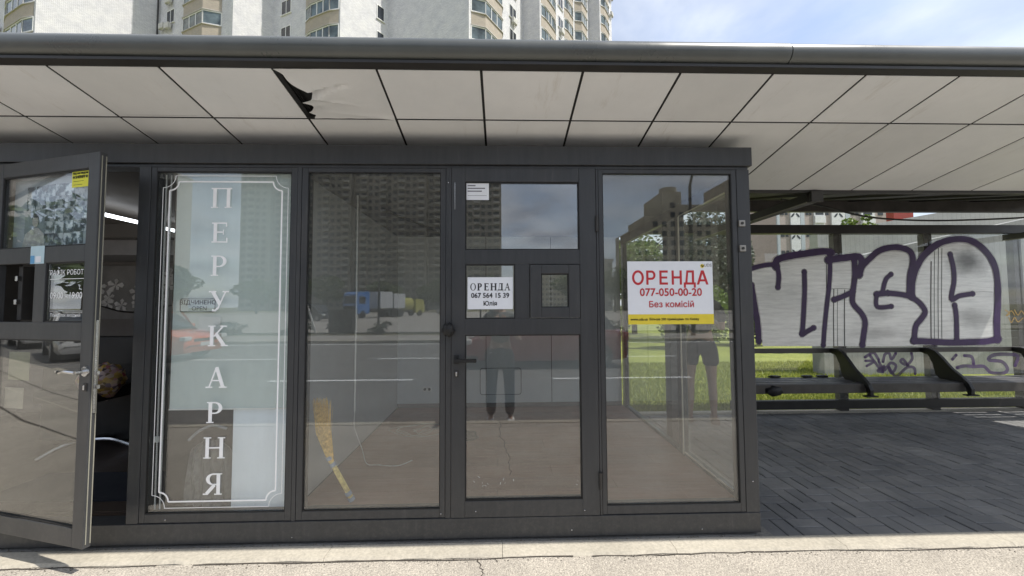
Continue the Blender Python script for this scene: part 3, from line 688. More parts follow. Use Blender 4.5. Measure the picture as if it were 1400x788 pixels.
# board and things behind window one
MB().box(-2.03, FY+0.046, 0.80, -1.31, FY+0.052, 2.256).build('frosted_board', M['film'], kiosk, label='pale grey green board behind the lettered window')
MB().box(-1.655, FY+0.06, 0.197, -1.31, FY+0.066, 0.79).build('lower_board', M['panel_blue'], kiosk, label='pale blue board in the lower right corner of the lettered window')
MB().box(-2.03, FY+0.04, 0.792, -1.31, FY+0.058, 0.80).build('board_edge', M['white'], kiosk)
MB().box(-2.115, FY+0.14, 0.17, -1.36, FY+0.16, 2.28).build('brown_backing', mat('brown_back_board', (0.035, 0.026, 0.022), 0.5), kiosk)
# white serif letters
def letter_geo(ch, T_=0.17, t=0.065):
    """polys in a unit box; list of (kind,...)"""
    o = []
    def rect(a, b, c, d): o.append([(a, b), (c, b), (c, d), (a, d)])
    def line(p, q, w):
        p = Vector(p); q = Vector(q); d = (q-p).normalized(); n = Vector((-d.y, d.x))*w/2
        # cut flat at top/bottom
        o.append([tuple(p-n), tuple(q-n), tuple(q+n), tuple(p+n)])
    def stem(xc, w=T_, z0=0, z1=1, serif=True):
        rect(xc-w/2, z0, xc+w/2, z1)
        if serif: rect(xc-w/2-0.09, z0, xc+w/2+0.09, z0+t*0.8)
    def bowl(xl, z0, z1, wid, flip=1):
        n = 12; cz = (z0+z1)/2; rz = (z1-z0)/2
        for k in range(n):
            a0 = -math.pi/2+math.pi*k/n; a1 = -math.pi/2+math.pi*(k+1)/n
            def P(a, inner):
                if inner: return (xl+flip*(wid-T_)*max(0, math.cos(a)), cz+(rz-t)*math.sin(a))
                return (xl+flip*wid*math.cos(a), cz+rz*math.sin(a))
            o.append([P(a0, 0), P(a1, 0), P(a1, 1), P(a0, 1)])
    if ch == 'П': stem(0.17); stem(0.83); rect(0.0, 1-t, 1.0, 1)
    elif ch == 'Н':
        stem(0.17); stem(0.83); rect(0.25, 0.47, 0.75, 0.47+t)
        for c in (0.17, 0.83): rect(c-T_/2-0.09, 1-t*0.8, c+T_/2+0.09, 1)
    elif ch == 'Е':
        stem(0.24, serif=False); rect(0.07, 0, 0.84, t); rect(0.07, 1-t, 0.80, 1); rect(0.3, 0.49, 0.66, 0.49+t)
        rect(0.78, t, 0.84, 0.24); rect(0.745, 0.80, 0.80, 1-t); rect(0.61, 0.40, 0.66, 0.64)
    elif ch == 'Р': stem(0.26); rect(0.09, 1-t*0.8, 0.26, 1); rect(0.26, 1-t, 0.47, 1); rect(0.26, 0.43, 0.47, 0.43+t); bowl(0.47, 0.43, 1.0, 0.36)
    elif ch == 'Я':
        stem(0.74); rect(0.74, 1-t*0.8, 0.91, 1); rect(0.5, 1-t, 0.74, 1); rect(0.5, 0.45, 0.74, 0.45+t); bowl(0.5, 0.45, 1.0, 0.34, -1)
        line((0.56, 0.46), (0.20, 0.05), 0.16); rect(0.03, 0, 0.27, t)
    elif ch == 'У':
        line((0.20, 0.98), (0.56, 0.36), 0.17); line((0.83, 0.98), (0.45, 0.10), 0.07); rect(0.02, 1-t, 0.38, 1); rect(0.68, 1-t, 0.98, 1)
        o.append([(0.20, 0.0), (0.36, 0.0), (0.50, 0.14), (0.44, 0.20), (0.32, 0.08), (0.20, 0.13)])
    elif ch == 'К':
        stem(0.22); rect(0.05, 1-t*0.8, 0.39, 1); line((0.32, 0.47), (0.76, 0.97), 0.07); line((0.42, 0.60), (0.82, 0.03), 0.17); rect(0.62, 1-t, 0.93, 1); rect(0.66, 0, 0.99, t)
    elif ch == 'А':
        line((0.16, 0.03), (0.50, 1.0), 0.07); line((0.50, 0.99), (0.82, 0.03), 0.17); rect(0.27, 0.32, 0.70, 0.32+t); rect(0.0, 0, 0.32, t); rect(0.64, 0, 1.0, t)
    elif ch == 'О':
        n = 28
        for k in range(n):
            a0 = 2*math.pi*k/n; a1 = 2*math.pi*(k+1)/n
            o.append([(0.5+0.47*math.cos(a0), 0.5+0.51*math.sin(a0)), (0.5+0.47*math.cos(a1), 0.5+0.51*math.sin(a1)), (0.5+0.30*math.cos(a1), 0.5+0.46*math.sin(a1)), (0.5+0.30*math.cos(a0), 0.5+0.46*math.sin(a0))])
    elif ch == 'Д':
        line((0.22, 0.06), (0.38, 0.99), 0.06); stem(0.74, serif=False, z0=0.04); rect(0.30, 1-t, 0.92, 1); rect(0.03, 0, 0.97, t*1.3); rect(0.03, -0.16, 0.09, 0.02); rect(0.91, -0.16, 0.97, 0.02)
    return o
def sans_geo(ch, T=0.20, t=0.155):
    o = []
    def rect(a, b, c, d): o.append([(a, b), (c, b), (c, d), (a, d)])
    if ch == 'О':
        n = 30
        for k in range(n):
            a0 = 2*math.pi*k/n; a1 = 2*math.pi*(k+1)/n
            o.append([(0.5+0.53*math.cos(a0), 0.5+0.52*math.sin(a0)), (0.5+0.53*math.cos(a1), 0.5+0.52*math.sin(a1)), (0.5+0.33*math.cos(a1), 0.5+0.36*math.sin(a1)), (0.5+0.33*math.cos(a0), 0.5+0.36*math.sin(a0))])
    elif ch == 'Р':
        rect(0.08, 0, 0.08+T, 1); rect(0.08+T, 1-t, 0.55, 1); rect(0.08+T, 0.34, 0.55, 0.34+t); n = 14
        for k in range(n):
            a0 = -math.pi/2+math.pi*k/n; a1 = -math.pi/2+math.pi*(k+1)/n
            o.append([(0.55+0.36*math.cos(a0), 0.67+0.33*math.sin(a0)), (0.55+0.36*math.cos(a1), 0.67+0.33*math.sin(a1)), (0.55+0.17*math.cos(a1), 0.67+0.175*math.sin(a1)), (0.55+0.17*math.cos(a0), 0.67+0.175*math.sin(a0))])
    elif ch == 'Е': rect(0.10, 0, 0.10+T, 1); rect(0.10+T, 0, 0.86, t); rect(0.10+T, 1-t, 0.86, 1); rect(0.10+T, 0.43, 0.80, 0.43+t*0.95)
    elif ch == 'Н': rect(0.04, 0, 0.04+T, 1); rect(0.96-T, 0, 0.96, 1); rect(0.04+T, 0.43, 0.96-T, 0.43+t)
    elif ch == 'Д':
        o.append([(0.10, t), (0.22, 1), (0.40, 1), (0.29, t)]); rect(0.38, 1-t, 0.90, 1); rect(0.90-T, t, 0.90, 1-t); rect(-0.04, 0, 1.04, t); rect(-0.04, -0.22, 0.14, 0); rect(0.86, -0.22, 1.04, 0)
    elif ch == 'А': o.append([(-0.03, 0), (0.38, 1), (0.60, 1), (0.18, 0)]); o.append([(0.82, 0), (0.42, 0.96), (0.62, 1), (1.03, 0)]); rect(0.22, 0.22, 0.78, 0.22+t*0.95)
    return o
def letter_mesh(ch, w, h, mtx, m, name, parent, thick=0.0006, st=(0.17, 0.065), geo=None, **kw):
    b = MB(); b.T = mtx
    for k, poly in enumerate(geo(ch) if geo else letter_geo(ch, *st)):
        e = 0.00004*(k % 12)
        b.prism([((p[0]-0.5)*w, (p[1]-0.5)*h) for p in poly], 1, -thick-e, 0.0)
    return b.build(name, m, parent, **kw)
YL = FY+0.0112
for ch, zc_ in zip('ПЕРУКАРНЯ', (2.094, 1.878, 1.673, 1.455, 1.244, 0.993, 0.784, 0.574, 0.361)):
    letter_mesh(ch, 0.125, 0.125, T3(-1.730, YL, zc_), M['decal'], 'letter', win1)
def border(x0, x1, z0, z1, r_, w, notch=0.0):
    P = []
    for cxx, czz, a0 in ((x1, z1, 180), (x0, z1, 270), (x0, z0, 0), (x1, z0, 90)):
        seq = []
        for k in range(9): a = R(a0+k*90/8.0); seq.append((cxx+r_*math.cos(a), czz+r_*math.sin(a)))
        P += list(reversed(seq))
    P.append(P[0]); b = MB()
    for i in range(len(P)-1):
        p = Vector(P[i]); q = Vector(P[i+1]); d = (q-p)
        if d.length < 1e-5: continue
        d.normalize(); n = Vector((-d.y, d.x))*w/2; e = 0.00004*(i % 3)
        b.prism([tuple(p-n), tuple(q-n), tuple(q+n), tuple(p+n)], 1, YL-0.0005-e, YL)
    return b
border(-2.085, -1.325, 0.225, 2.232, 0.075, 0.0035).build('border_line', M['decal'], win1)
border(-2.045, -1.362, 0.262, 2.195, 0.055, 0.009).build('border_line', M['decal'], win1)
# small open sign on the board
sg = thing('opening_sign', 'small grey plate with a rounded black outline behind the lettered window', 'sign', (-1.87, FY+0.041, 1.43))
MB().box(-1.985, FY+0.0385, 1.385, -1.765, FY+0.0435, 1.475).build('plate', mat('grey_sign_plate', (0.55, 0.62, 0.61), 0.5), sg, 0.002)
pp = []
for cxx, czz, a0 in ((-1.78, 1.46, 0), (-1.97, 1.46, 90), (-1.97, 1.40, 180), (-1.78, 1.40, 270)):
    for k in range(4): a = R(a0+k*30); pp.append((cxx+0.010*math.cos(a), FY+0.038, czz+0.010*math.sin(a)))
pp.append(pp[0]); MB().tube(pp, 0.0026, 4).build('outline', M['ink'], sg)
text_mesh('ВІДЧИНЕНО', 0.036, T3(-1.875, FY+0.0378, 1.447), M['ink'], 'lettering', sg, bold=0.0006)
text_mesh('OPEN', 0.036, T3(-1.865, FY+0.0378, 1.41), M['ink'], 'lettering', sg)
MB().box(-1.865, FY+0.0385, 1.235, -1.735, FY+0.041, 1.36).build('taped_note', flat('pale_note', (0.62, 0.66, 0.66)), None, label='blank pale note taped under the small opening sign', cat='paper note')
# garment bag seen low in window one
gb = thing('garment_bag', 'grey plastic garment bag with a pale tie standing low behind the lettered window', 'garment bag', (-1.8, FY+0.09, 0.2))
b = MB(); nU, nV = 26, 14; vs = []; fs = []
for j in range(nV+1):
    t = j/nV; z = 0.2+0.40*t; wid = 0.21*(1-0.30*t**3)*(1 if t < 0.85 else 1-(t-0.85)*3.5)
    for i in range(nU+1):
        s_ = i/nU-0.5; fold = 0.016*mn.noise(Vector((s_*9, t*3, 1)))+0.012*math.sin(s_*30+t*3)
        vs.append((-1.80+s_*2*wid*0.75, FY+0.10-0.03*math.cos(s_*math.pi)+fold, z))
for j in range(nV):
    for i in range(nU): a = j*(nU+1)+i; fs.append((a, a+1, a+nU+2, a+nU+1))
b.add(vs, fs).build('bag', mat('grey_plastic', (0.13, 0.13, 0.125), 0.35, var=0.4, scale=30), gb, smooth=True)
MB().tube(catmull([(-1.93, FY+0.075, 0.60), (-1.86, FY+0.065, 0.66), (-1.78, FY+0.065, 0.69), (-1.70, FY+0.07, 0.67)], 5), [0.008]*16, 6).build('tie', mat('pale_cloth', (0.25, 0.26, 0.28), 0.8), gb, smooth=True)
# thin trim lines at the left of window one
for a in (-2.105, -2.075):
    MB().box(a, FY+0.05, 0.2, a+0.006, FY+0.056, 2.25).build('curtain_rail', M['white'], kiosk)
MB().box(-2.112, FY+0.042, 0.60, -2.085, FY+0.049, 0.635).build('clip', M['white'], kiosk)

# ------------------------------------------------------------------ notices
def sheet(name, x0, z0, x1, z1, y, m, label, cat, group=None):
    t = thing(name, label, cat, ((x0+x1)/2, y, z0), group)
    MB().box(x0, y-0.0012, z0, x1, y, z1).build('sheet', m, t); return t
ysn = FY+0.0235
s1 = sheet('rental_board', 0.793, 1.298, 1.338, 1.695, FY+0.0100, M['paper'], 'large white rental board with red lettering and a yellow strip on the right window', 'sign')
yb_ = FY+0.0083
MB().box(0.793, yb_-0.0002, 1.298, 1.338, yb_+0.0004, 1.361).build('yellow_strip', M['yellow'], s1)
for k, ch in enumerate('ОРЕНДА'):
    letter_mesh(ch, 0.071, 0.090, T3(1.066+(k-2.5)*0.0825, yb_, 1.592), M['red_ink'], 'lettering', s1, thick=0.0004, geo=sans_geo)
text_mesh('077-050-00-20', 0.068, T3(1.068, yb_, 1.497), M['red_ink'], 'lettering', s1, bold=0.0014, xs=0.98)
text_mesh('Без комісій', 0.053, T3(1.07, yb_, 1.421), M['red_ink'], 'lettering', s1, bold=0.0010)
text_mesh('www.uds.ua', 0.022, T3(0.862, yb_-0.0005, 1.329), M['ink'], 'lettering', s1, bold=0.0006)
text_mesh('Більше 200 приміщень по Києву', 0.0205, T3(1.085, yb_-0.0005, 1.329), M['ink'], 'lettering', s1, bold=0.0004)
text_mesh('UDS', 0.026, T3(1.308, yb_, 1.669), M['ink'], 'lettering', s1, bold=0.0)
lg = MB(); n = 20
lg.prism([(1.272+0.0125*math.cos(2*math.pi*k/n), 1.665+0.0125*math.sin(2*math.pi*k/n)) for k in range(n)], 1, yb_-0.0004, yb_+0.0004); lg.build('logo_disc', M['yellow'], s1)
MB().prism([(1.268, 1.662), (1.274, 1.656), (1.281, 1.662), (1.281, 1.672), (1.276, 1.672), (1.275, 1.664), (1.271, 1.668), (1.270, 1.675), (1.265, 1.672)], 1, yb_-0.0008, yb_-0.0005).build('logo_mark', M['ink'], s1)
s2 = sheet('rental_sheet', -0.212, 1.398, 0.070, 1.597, FY+0.0092, M['paper'], 'white paper sheet with black serif lettering on the closed door', 'sign')
ys = FY+0.0078
for k, ch in enumerate('ОРЕНДА'):
    letter_mesh(ch, 0.037, 0.045, T3(-0.071+(k-2.5)*0.0425, ys, 1.537), M['ink'], 'lettering', s2, thick=0.0003, st=(0.25, 0.10))
text_mesh('067 564 15 39', 0.042, T3(-0.071, ys, 1.482), M['ink'], 'lettering', s2, bold=0.0011, xs=0.97)
text_mesh('Юлія', 0.037, T3(-0.071, ys, 1.432), M['ink'], 'lettering', s2, bold=0.0009)
s3 = sheet('paper_notice', -0.222, 2.085, -0.078, 2.193, FY+0.0092, M['paper'], 'small white notice in the top left corner of the closed door', 'paper note')
for k, (wd, zz) in enumerate(((0.05, 2.172), (0.11, 2.155), (0.09, 2.137), (0.12, 2.112))):
    MB().box(-0.212, ys-0.0003, zz, -0.212+wd, ys+0.0002, zz+(0.007 if k < 3 else 0.002)).build('text_line', mat('grey_ink', (0.18, 0.18, 0.2), 0.7), s3)
# things on the open door
def dpart(name, u0, z0, u1, z1, m, y=0.0088, th=0.001, parent=None, **kw):
    b = MB(); b.T = Mo; b.box(u0, y-th, z0, u1, y, z1); return b.build(name, m, parent, **kw)
st = link('alarm_sticker', None, None, 'yellow sticker with black print at the top right of the open door', 'sticker', loc=tuple(Mo @ Vector((0.75, 0.02, 2.1))))
dpart('sheet', 0.672, 2.10, 0.806, 2.19, M['yellow_sticker'], parent=st)
text_mesh('ПІД НАГЛЯДОМ', 0.015, Mo @ T3(0.739, 0.0073, 2.178), M['ink'], 'lettering', st, bold=0.0003)
text_mesh('★SHERIFF★', 0.023, Mo @ T3(0.739, 0.0073, 2.157), M['ink'], 'lettering', st, bold=0.0006)
dpart('fine_print', 0.685, 2.133, 0.765, 2.135, M['ink'], 0.0073, 0.0003, st); dpart('fine_print', 0.685, 2.113, 0.755, 2.115, M['ink'], 0.0073, 0.0003, st)
st2 = link('blue_sticker', None, None, 'pale blue and white sticker on the middle rail of the open door', 'sticker', loc=tuple(Mo @ Vector((0.5, 0, 1.7))))
dpart('sheet', 0.385, 1.672, 0.50, 1.775, flat('pale_blue_print', (0.50, 0.66, 0.72)), -0.0045, 0.0008, st2)
dpart('white_patch', 0.43, 1.680, 0.475, 1.715, M['paper'], -0.0056, 0.0004, st2); dpart('blue_patch', 0.387, 1.674, 0.42, 1.72, flat('blue_print', (0.12, 0.35, 0.6)), -0.0056, 0.0004, st2)
for txt, sz, zz in (('ГРАФІК РОБОТИ', 0.040, 1.617), ('09:00 - 19:00', 0.050, 1.487), ('Понеділок вихідний', 0.026, 1.377)):
    text_mesh(txt, sz, Mo @ T3(0.664, 0.0092, zz), M['decal'], 'lettering', door2, xs=0.97)
dpart('lettering_rule', 0.53, 1.580, 0.80, 1.583, M['decal'], parent=door2)
dpart('paper_note', 0.13, 0.83, 0.29, 0.95, flat('faded_note', (0.42, 0.40, 0.34)), 0.040, 0.001, None, label='upper faded note behind the lower pane of the open door', cat='paper note')
dpart('paper_note', 0.15, 0.995, 0.33, 1.16, flat('cream_note', (0.34, 0.35, 0.22)), 0.040, 0.001, None, label='larger cream note high behind the lower pane of the open door', cat='paper note')
bpy.data.objects['paper_note']['label'] = 'small grey note behind the lower pane of the open door'
# photo collage behind the upper pane
pc = link('photo_collage', None, None, 'bluish poster of small hairstyle photographs behind the top pane of the open door', 'poster', loc=tuple(Mo @ Vector((0.5, 0.04, 1.79))))
def photo_mat(i):
    r = random.Random(i*7+3); m, t, b = newmat('faded_photo_%s' % 'abcdefghijkl'[i])
    g = N(t, 'ShaderNodeNewGeometry'); mp = N(t, 'ShaderNodeMapping', {'Vector': g.outputs['Position'], 'Location': (r.random()*9, r.random()*9, r.random()*9)})
    nz = N(t, 'ShaderNodeTexNoise', {'Vector': mp.outputs[0], 'Scale': 22.0, 'Detail': 2.0, 'Distortion': 0.2})
    k = r.uniform(0.5, 1.0)
    t.links.new(ramp(t, nz.outputs['Fac'], [(0.42, (0.06*k, 0.09*k, 0.12*k)), (0.5, (0.25*k, 0.34*k, 0.39*k)), (0.58, (0.75*k, 0.85*k, 0.9*k))]), b.inputs['Base Color']); return m
pms = [photo_mat(i) for i in range(8)]
dpart('backing', 0.11, 1.770, 0.80, 2.19, mat('pale_poster_paper', (0.34, 0.40, 0.44), 0.6), 0.047, 0.001, pc)
for i in range(7):
    for j in range(5):
        if random.random() < 0.08: continue
        a = 0.225+i*0.0815; z = 1.785+j*0.073+random.uniform(-0.004, 0.004)
        if i in (0, 1) and j in (0, 1, 2): continue
        dpart('photo_card', a, z, a+0.078, z+0.070, random.choice(pms), 0.045, 0.001, pc)
skin_p = flat('printed_skin', (0.36, 0.36, 0.34)); hair_p = flat('printed_hair', (0.03, 0.035, 0.045)); coat_p = flat('printed_coat', (0.48, 0.50, 0.48), var=0.3)
def pprint(name, poly, m, y):
    b = MB(); b.T = Mo; b.prism(poly, 1, y-0.0008, y); return b.build(name, m, pc)
ell = lambda cx_, cz_, a, b_, n=18: [(cx_+a*math.cos(2*math.pi*k/n), cz_+b_*math.sin(2*math.pi*k/n)) for k in range(n)]
pprint('portrait_field', [(0.215, 1.775), (0.385, 1.775), (0.385, 2.0), (0.215, 2.0)], flat('portrait_blue', (0.20, 0.26, 0.29)), 0.0445)
pprint('portrait_coat', [(0.20, 1.775), (0.40, 1.775), (0.385, 1.86), (0.335, 1.895), (0.29, 1.895), (0.225, 1.86)], coat_p, 0.0430)
pprint('portrait_face', ell(0.312, 1.935, 0.026, 0.036), skin_p, 0.0420)
pprint('portrait_hair', [(0.284, 1.945), (0.286, 1.970), (0.30, 1.982), (0.325, 1.982), (0.339, 1.970), (0.341, 1.945), (0.333, 1.957), (0.292, 1.957)], hair_p, 0.0410)

# ------------------------------------------------------------------ things inside
brm = thing('broom', 'straw broom leaning upside down against the left wall behind the window', 'broom', (-1.0, 2.56, FZ))
A = Vector((-0.965, 2.56, FZ+0.01)); B = Vector((-1.105, 2.53, 0.46)); Dd = (B-A).normalized()
b = MB(); sm_ = mat('straw', (0.78, 0.50, 0.17), 0.8, var=0.4, scale=60)
for k in range(60):
    a = random.uniform(0, 6.28); r0 = 0.016*math.sqrt(random.random()); o1 = Vector((math.cos(a)*r0, math.sin(a)*r0*0.8, 0))
    b.tube([A+o1, (A+B)/2+o1*1.1, B+o1*0.9], 0.0022, 4)
b.build('handle', mat('pale_straw_stalks', (0.85, 0.62, 0.24), 0.7, var=0.35, scale=50), brm)
b = MB()
for k in range(230):
    a = random.uniform(0, 6.28); q = math.sqrt(random.random()); o0 = Vector((math.cos(a)*0.018*q, math.sin(a)*0.014*q, 0)); o1 = Vector((math.cos(a)*0.062*q, math.sin(a)*0.022*q, 0))
    L = random.uniform(0.30, 0.39); up = (Dd*0.45+Vector((-0.02, -0.02, 0.72))).normalized()
    b.tube([B-Dd*0.03+o0, B+up*L*0.5+o1*0.8, B+up*L+o1+Vector((0.03*q, 0, 0))], [0.0016, 0.0014, 0.0008], 3)
b.build('bristles', sm_, brm)
for f_ in (0.03, 0.16, 0.83, 0.98):
    p = A.lerp(B, f_); MB().tube([p-Dd*0.012, p+Dd*0.012], 0.0205, 12).build('binding', mat('blue_grey_tape', (0.28, 0.33, 0.42), 0.5), brm, smooth=True)
MB().tube([(-1.12, 3.0, 2.285), (-1.12, 3.0, 1.4), (-1.122, 3.0, 0.62)], 0.006, 6).build('hanging_cable', M['white'], None, label='thin white cable hanging straight down inside the middle window', cat='cable')
wr = catmull([(-1.12, 3.0, 0.62), (-1.12, 3.0, 0.50), (-1.08, 3.05, 0.32), (-1.06, 3.1, 0.19), (-0.98, 3.12, FZ+0.005), (-0.82, 3.1, FZ+0.005), (-0.73, 3.2, FZ+0.005)], 6)
MB().tube(wr, 0.003, 5).build('loose_wire', M['white'], None, label='thin white wire dropping to the floor and curling right', cat='cable')
cp = []
for k in range(90):
    a = k*0.42; r_ = 0.16+0.10*math.sin(k*0.13)
    cp.append((-0.80+r_*1.2*math.cos(a)+0.10*mn.noise(Vector((k*0.21, 0, 0))), 3.95+r_*0.8*math.sin(a)+0.12*mn.noise(Vector((0, k*0.17, 5))), FZ+0.005+0.004*(k % 5)))
MB().tube(cp, 0.0022, 4).build('coiled_wire', mat('cream_wire', (0.5, 0.48, 0.42), 0.6), None, label='loose coil of cream wire lying on the brown floor', cat='cable')
def blob(name, c, r, m, seed, **kw):
    b = MB(); b.ball((0, 0, 0), 1.0, 20, 12)
    b.v = [Vector((c[0]+p.x*r[0]*(1+0.35*mn.noise(p*2.2+Vector((seed, 0, 0)))), c[1]+p.y*r[1]*(1+0.35*mn.noise(p*2.2+Vector((seed, 3, 0)))), c[2]+p.z*r[2]*(1+0.45*mn.noise(p*2.5+Vector((seed, 7, 0)))))) for p in b.v]
    return b.build(name, m, smooth=True, **kw)
blob('dark_rag', (-0.36, 3.7, FZ+0.03), (0.13, 0.09, 0.04), M['black'], 2, label='crumpled dark rag on the floor near the closed door', cat='rag')
blob('lock_cover', (-0.327, FY-0.03, 1.275), (0.036, 0.03, 0.042), M['black'], 5, label='small black plastic cover wrapped over the lock left of the closed door', cat='lock cover')
# crack in closed door glass
cg = MB(); P = [Vector((0.0, 0.93))]
for k in range(26): P.append(P[-1]+Vector((random.uniform(-0.012, 0.016), -0.018)))
for i in range(len(P)-1):
    p, q = P[i], P[i+1]; w = 0.0011
    cg.quad((p.x-w-0.03, FY+0.0096, p.y*0.72+0.05), (q.x-w-0.03, FY+0.0096, q.y*0.72+0.05), (q.x+w-0.03, FY+0.0096, q.y*0.72+0.05), (p.x+w-0.03, FY+0.0096, p.y*0.72+0.05))
cg.build('glass_crack', mat('crack_line', (0.06, 0.06, 0.06), 0.5), door1)
cg = MB()
for k in range(16):
    cxk, czk = random.choice(((-0.10, 0.33), (0.02, 0.36), (0.45, 0.33), (0.0, 1.2), (0.1, 1.19), (-0.05, 1.17)))
    a = random.uniform(0, 3.14); l_ = random.uniform(0.002, 0.008); x_, z_ = random.gauss(cxk, 0.03), random.gauss(czk, 0.018)
    d = Vector((math.cos(a), math.sin(a)))*l_; nn = Vector((-d.y, d.x)).normalized()*0.0007
    cg.quad((x_-d.x-nn.x, FY+0.0094, z_-d.y-nn.y), (x_+d.x-nn.x, FY+0.0094, z_+d.y-nn.y), (x_+d.x+nn.x, FY+0.0094, z_+d.y+nn.y), (x_-d.x+nn.x, FY+0.0094, z_-d.y+nn.y))
cg.build('glass_chips', M['decal'], door1, kind='stuff')
# salon interior
pic = thing('flower_picture', 'grey picture of pale orchids on the salon wall behind the open door', 'picture', (-3.9, 4.82, 1.3))
MB().box(-5.7, 4.83, 1.28, -3.2, 4.848, 1.93).build('canvas', mat('grey_canvas', (0.20, 0.20, 0.20), 0.6, var=0.3, scale=3), pic)
for k in range(34):
    fx, fz = -5.7+random.uniform(0.1, 2.3), random.uniform(1.42, 1.82); b = MB()
    for q in range(5):
        a = R(72*q+random.uniform(0, 30)); r_ = random.uniform(0.05, 0.085)
        b.prism([(fx, fz), (fx+r_*math.cos(a-0.4), fz+r_*math.sin(a-0.4)), (fx+r_*1.25*math.cos(a), fz+r_*1.25*math.sin(a)), (fx+r_*math.cos(a+0.4), fz+r_*math.sin(a+0.4))], 1, 4.829-0.0005*q-0.002*(k % 4), 4.8295)
    b.build('painted_flower', M['petal'] if 'petal' in M else M.setdefault('petal', mat('petal_print', (0.55, 0.55, 0.55), 0.6, var=0.3, scale=12)), pic)
MB().tube(catmull([(-5.5, 4.826, 1.35), (-5.0, 4.826, 1.45), (-4.5, 4.826, 1.36), (-3.8, 4.826, 1.5)], 5), 0.010, 5).build('painted_stem', M['dark'], pic)
tb = thing('salon_cabinet', 'black salon cabinet beside the open doorway', 'cabinet', (-3.1, 4.3, FZ))
MB().box(-4.3, 3.75, FZ+0.02, -2.45, 4.3, 0.86).build('body', M['black'], tb, 0.01); MB().box(-4.35, 3.70, 0.861, -2.4, 4.35, 0.90).build('top', M['dark'], tb, 0.006)
ch = thing('salon_chair', 'black salon chair with a chrome arm inside the doorway', 'chair', (-2.9, 3.55, FZ))
MB().box(-3.25, 3.2, 0.62, -2.75, 3.65, 0.74).build('seat', M['black'], ch, 0.04, smooth=True); MB().box(-3.28, 3.6, 0.70, -2.72, 3.72, 1.15).build('backrest', M['black'], ch, 0.04, smooth=True)
MB().tube([(-3.0, 3.42, FZ+0.03), (-3.0, 3.42, 0.62)], 0.03, 12).build('column', M['chrome'], ch, smooth=True)
for k in range(5):
    a = R(72*k+20); MB().tube(catmull([(-3.0, 3.42, FZ+0.10), (-3.0+0.15*math.cos(a), 3.42+0.15*math.sin(a), FZ+0.09), (-3.0+0.29*math.cos(a), 3.42+0.29*math.sin(a), FZ+0.02)], 4), [0.018]*9, 8).build('leg', M['chrome'], ch, smooth=True)
ch.location.x -= 0.62; ch.location.y += 0.1
fm, ft, fb = newmat('floral_cloth'); g_ = N(ft, 'ShaderNodeNewGeometry'); v_ = N(ft, 'ShaderNodeTexVoronoi', {'Vector': g_.outputs['Position'], 'Scale': 34.0})
ft.links.new(ramp(ft, v_.outputs['Color'], [(0.1, (0.22, 0.03, 0.05)), (0.35, (0.28, 0.24, 0.24)), (0.6, (0.30, 0.20, 0.03)), (0.8, (0.03, 0.02, 0.03)), (1.0, (0.22, 0.16, 0.2))]), fb.inputs['Base Color'])
blob('floral_cloth', (-3.42, 3.42, 0.80), (0.17, 0.12, 0.14), fm, 11, label='crumpled floral cloth draped on the black salon chair', cat='cloth')
MB().box(-3.4, 2.62, FZ+0.001, -2.25, 3.05, FZ+0.012).build('door_mat', mat('blue_black_mat', (0.012, 0.014, 0.022), 0.9), None, label='blue black mat lying just inside the open doorway', cat='mat')

# ================================================================== BUS SHELTER
sh = thing('bus_shelter', 'long bus shelter roof with grey ceiling sheets and a graffitied glass back wall', 'bus shelter', (3.0, 5.0, 0))
YF = 1.90; SL = 0.20; YS = 2.275; YB = 3.11
ZF = 1.42+(418-88)/526*YF   # underside height at the front
def cz(y): return ZF-SL*(y-YF)
seams = [-6.98, -6.45, -5.93, -5.40, -4.88, -4.36, -3.83, -3.31, -2.78, -2.24, -1.70, -1.145, -0.628, -0.10, 0.42, 0.925, 1.41, 1.905, 2.41, 2.93, 3.45, 3.97, 4.49, 5.0, 5.52, 6.04, 6.56, 7.08, 7.40]
def sheet_panel(x0, x1, y0, y1, warp):
    n, m_ = 8, 6; g = 0.0072; vs = []; fs = []
    for j in range(m_+1):
        for i in range(n+1):
            u_, v_ = i/n, j/m_; X = x0+g+(x1-x0-2*g)*u_; Y = y0+g+(y1-y0-2*g)*v_
            z = cz(Y)-warp*math.sin(math.pi*u_)*math.sin(math.pi*v_)*(1+0.5*mn.noise(Vector((X*3, Y*3, 0))))
            vs.append((X, Y, z))
    K = len(vs); vs += [(p[0], p[1], p[2]+0.003) for p in vs]
    for j in range(m_):
        for i in range(n):
            a = j*(n+1)+i; fs.append((a, a+n+1, a+n+2, a+1)); fs.append((K+a, K+a+1, K+a+n+2, K+a+n+1))
    for i in range(n):
        a = i; fs.append((a, a+1, K+a+1, K+a)); a = m_*(n+1)+i; fs.append((a+1, a, K+a, K+a+1))
    for j in range(m_):
        a = j*(n+1); fs.append((a+n+1, a, K+a, K+a+n+1)); a = a+n; fs.append((a, a+n+1, K+a+n+1, K+a))
    return MB().add(vs, fs).build('ceiling_sheet', M['ceiling'], sh, smooth=True, fix=False)
for k in range(len(seams)-1):
    a, b_ = seams[k], seams[k+1]
    if abs(a+1.145) > 0.01: sheet_panel(a, b_, YF, YS, random.uniform(-0.003, 0.005))
    sheet_panel(a, b_, YS, YB, random.uniform(-0.004, 0.006))
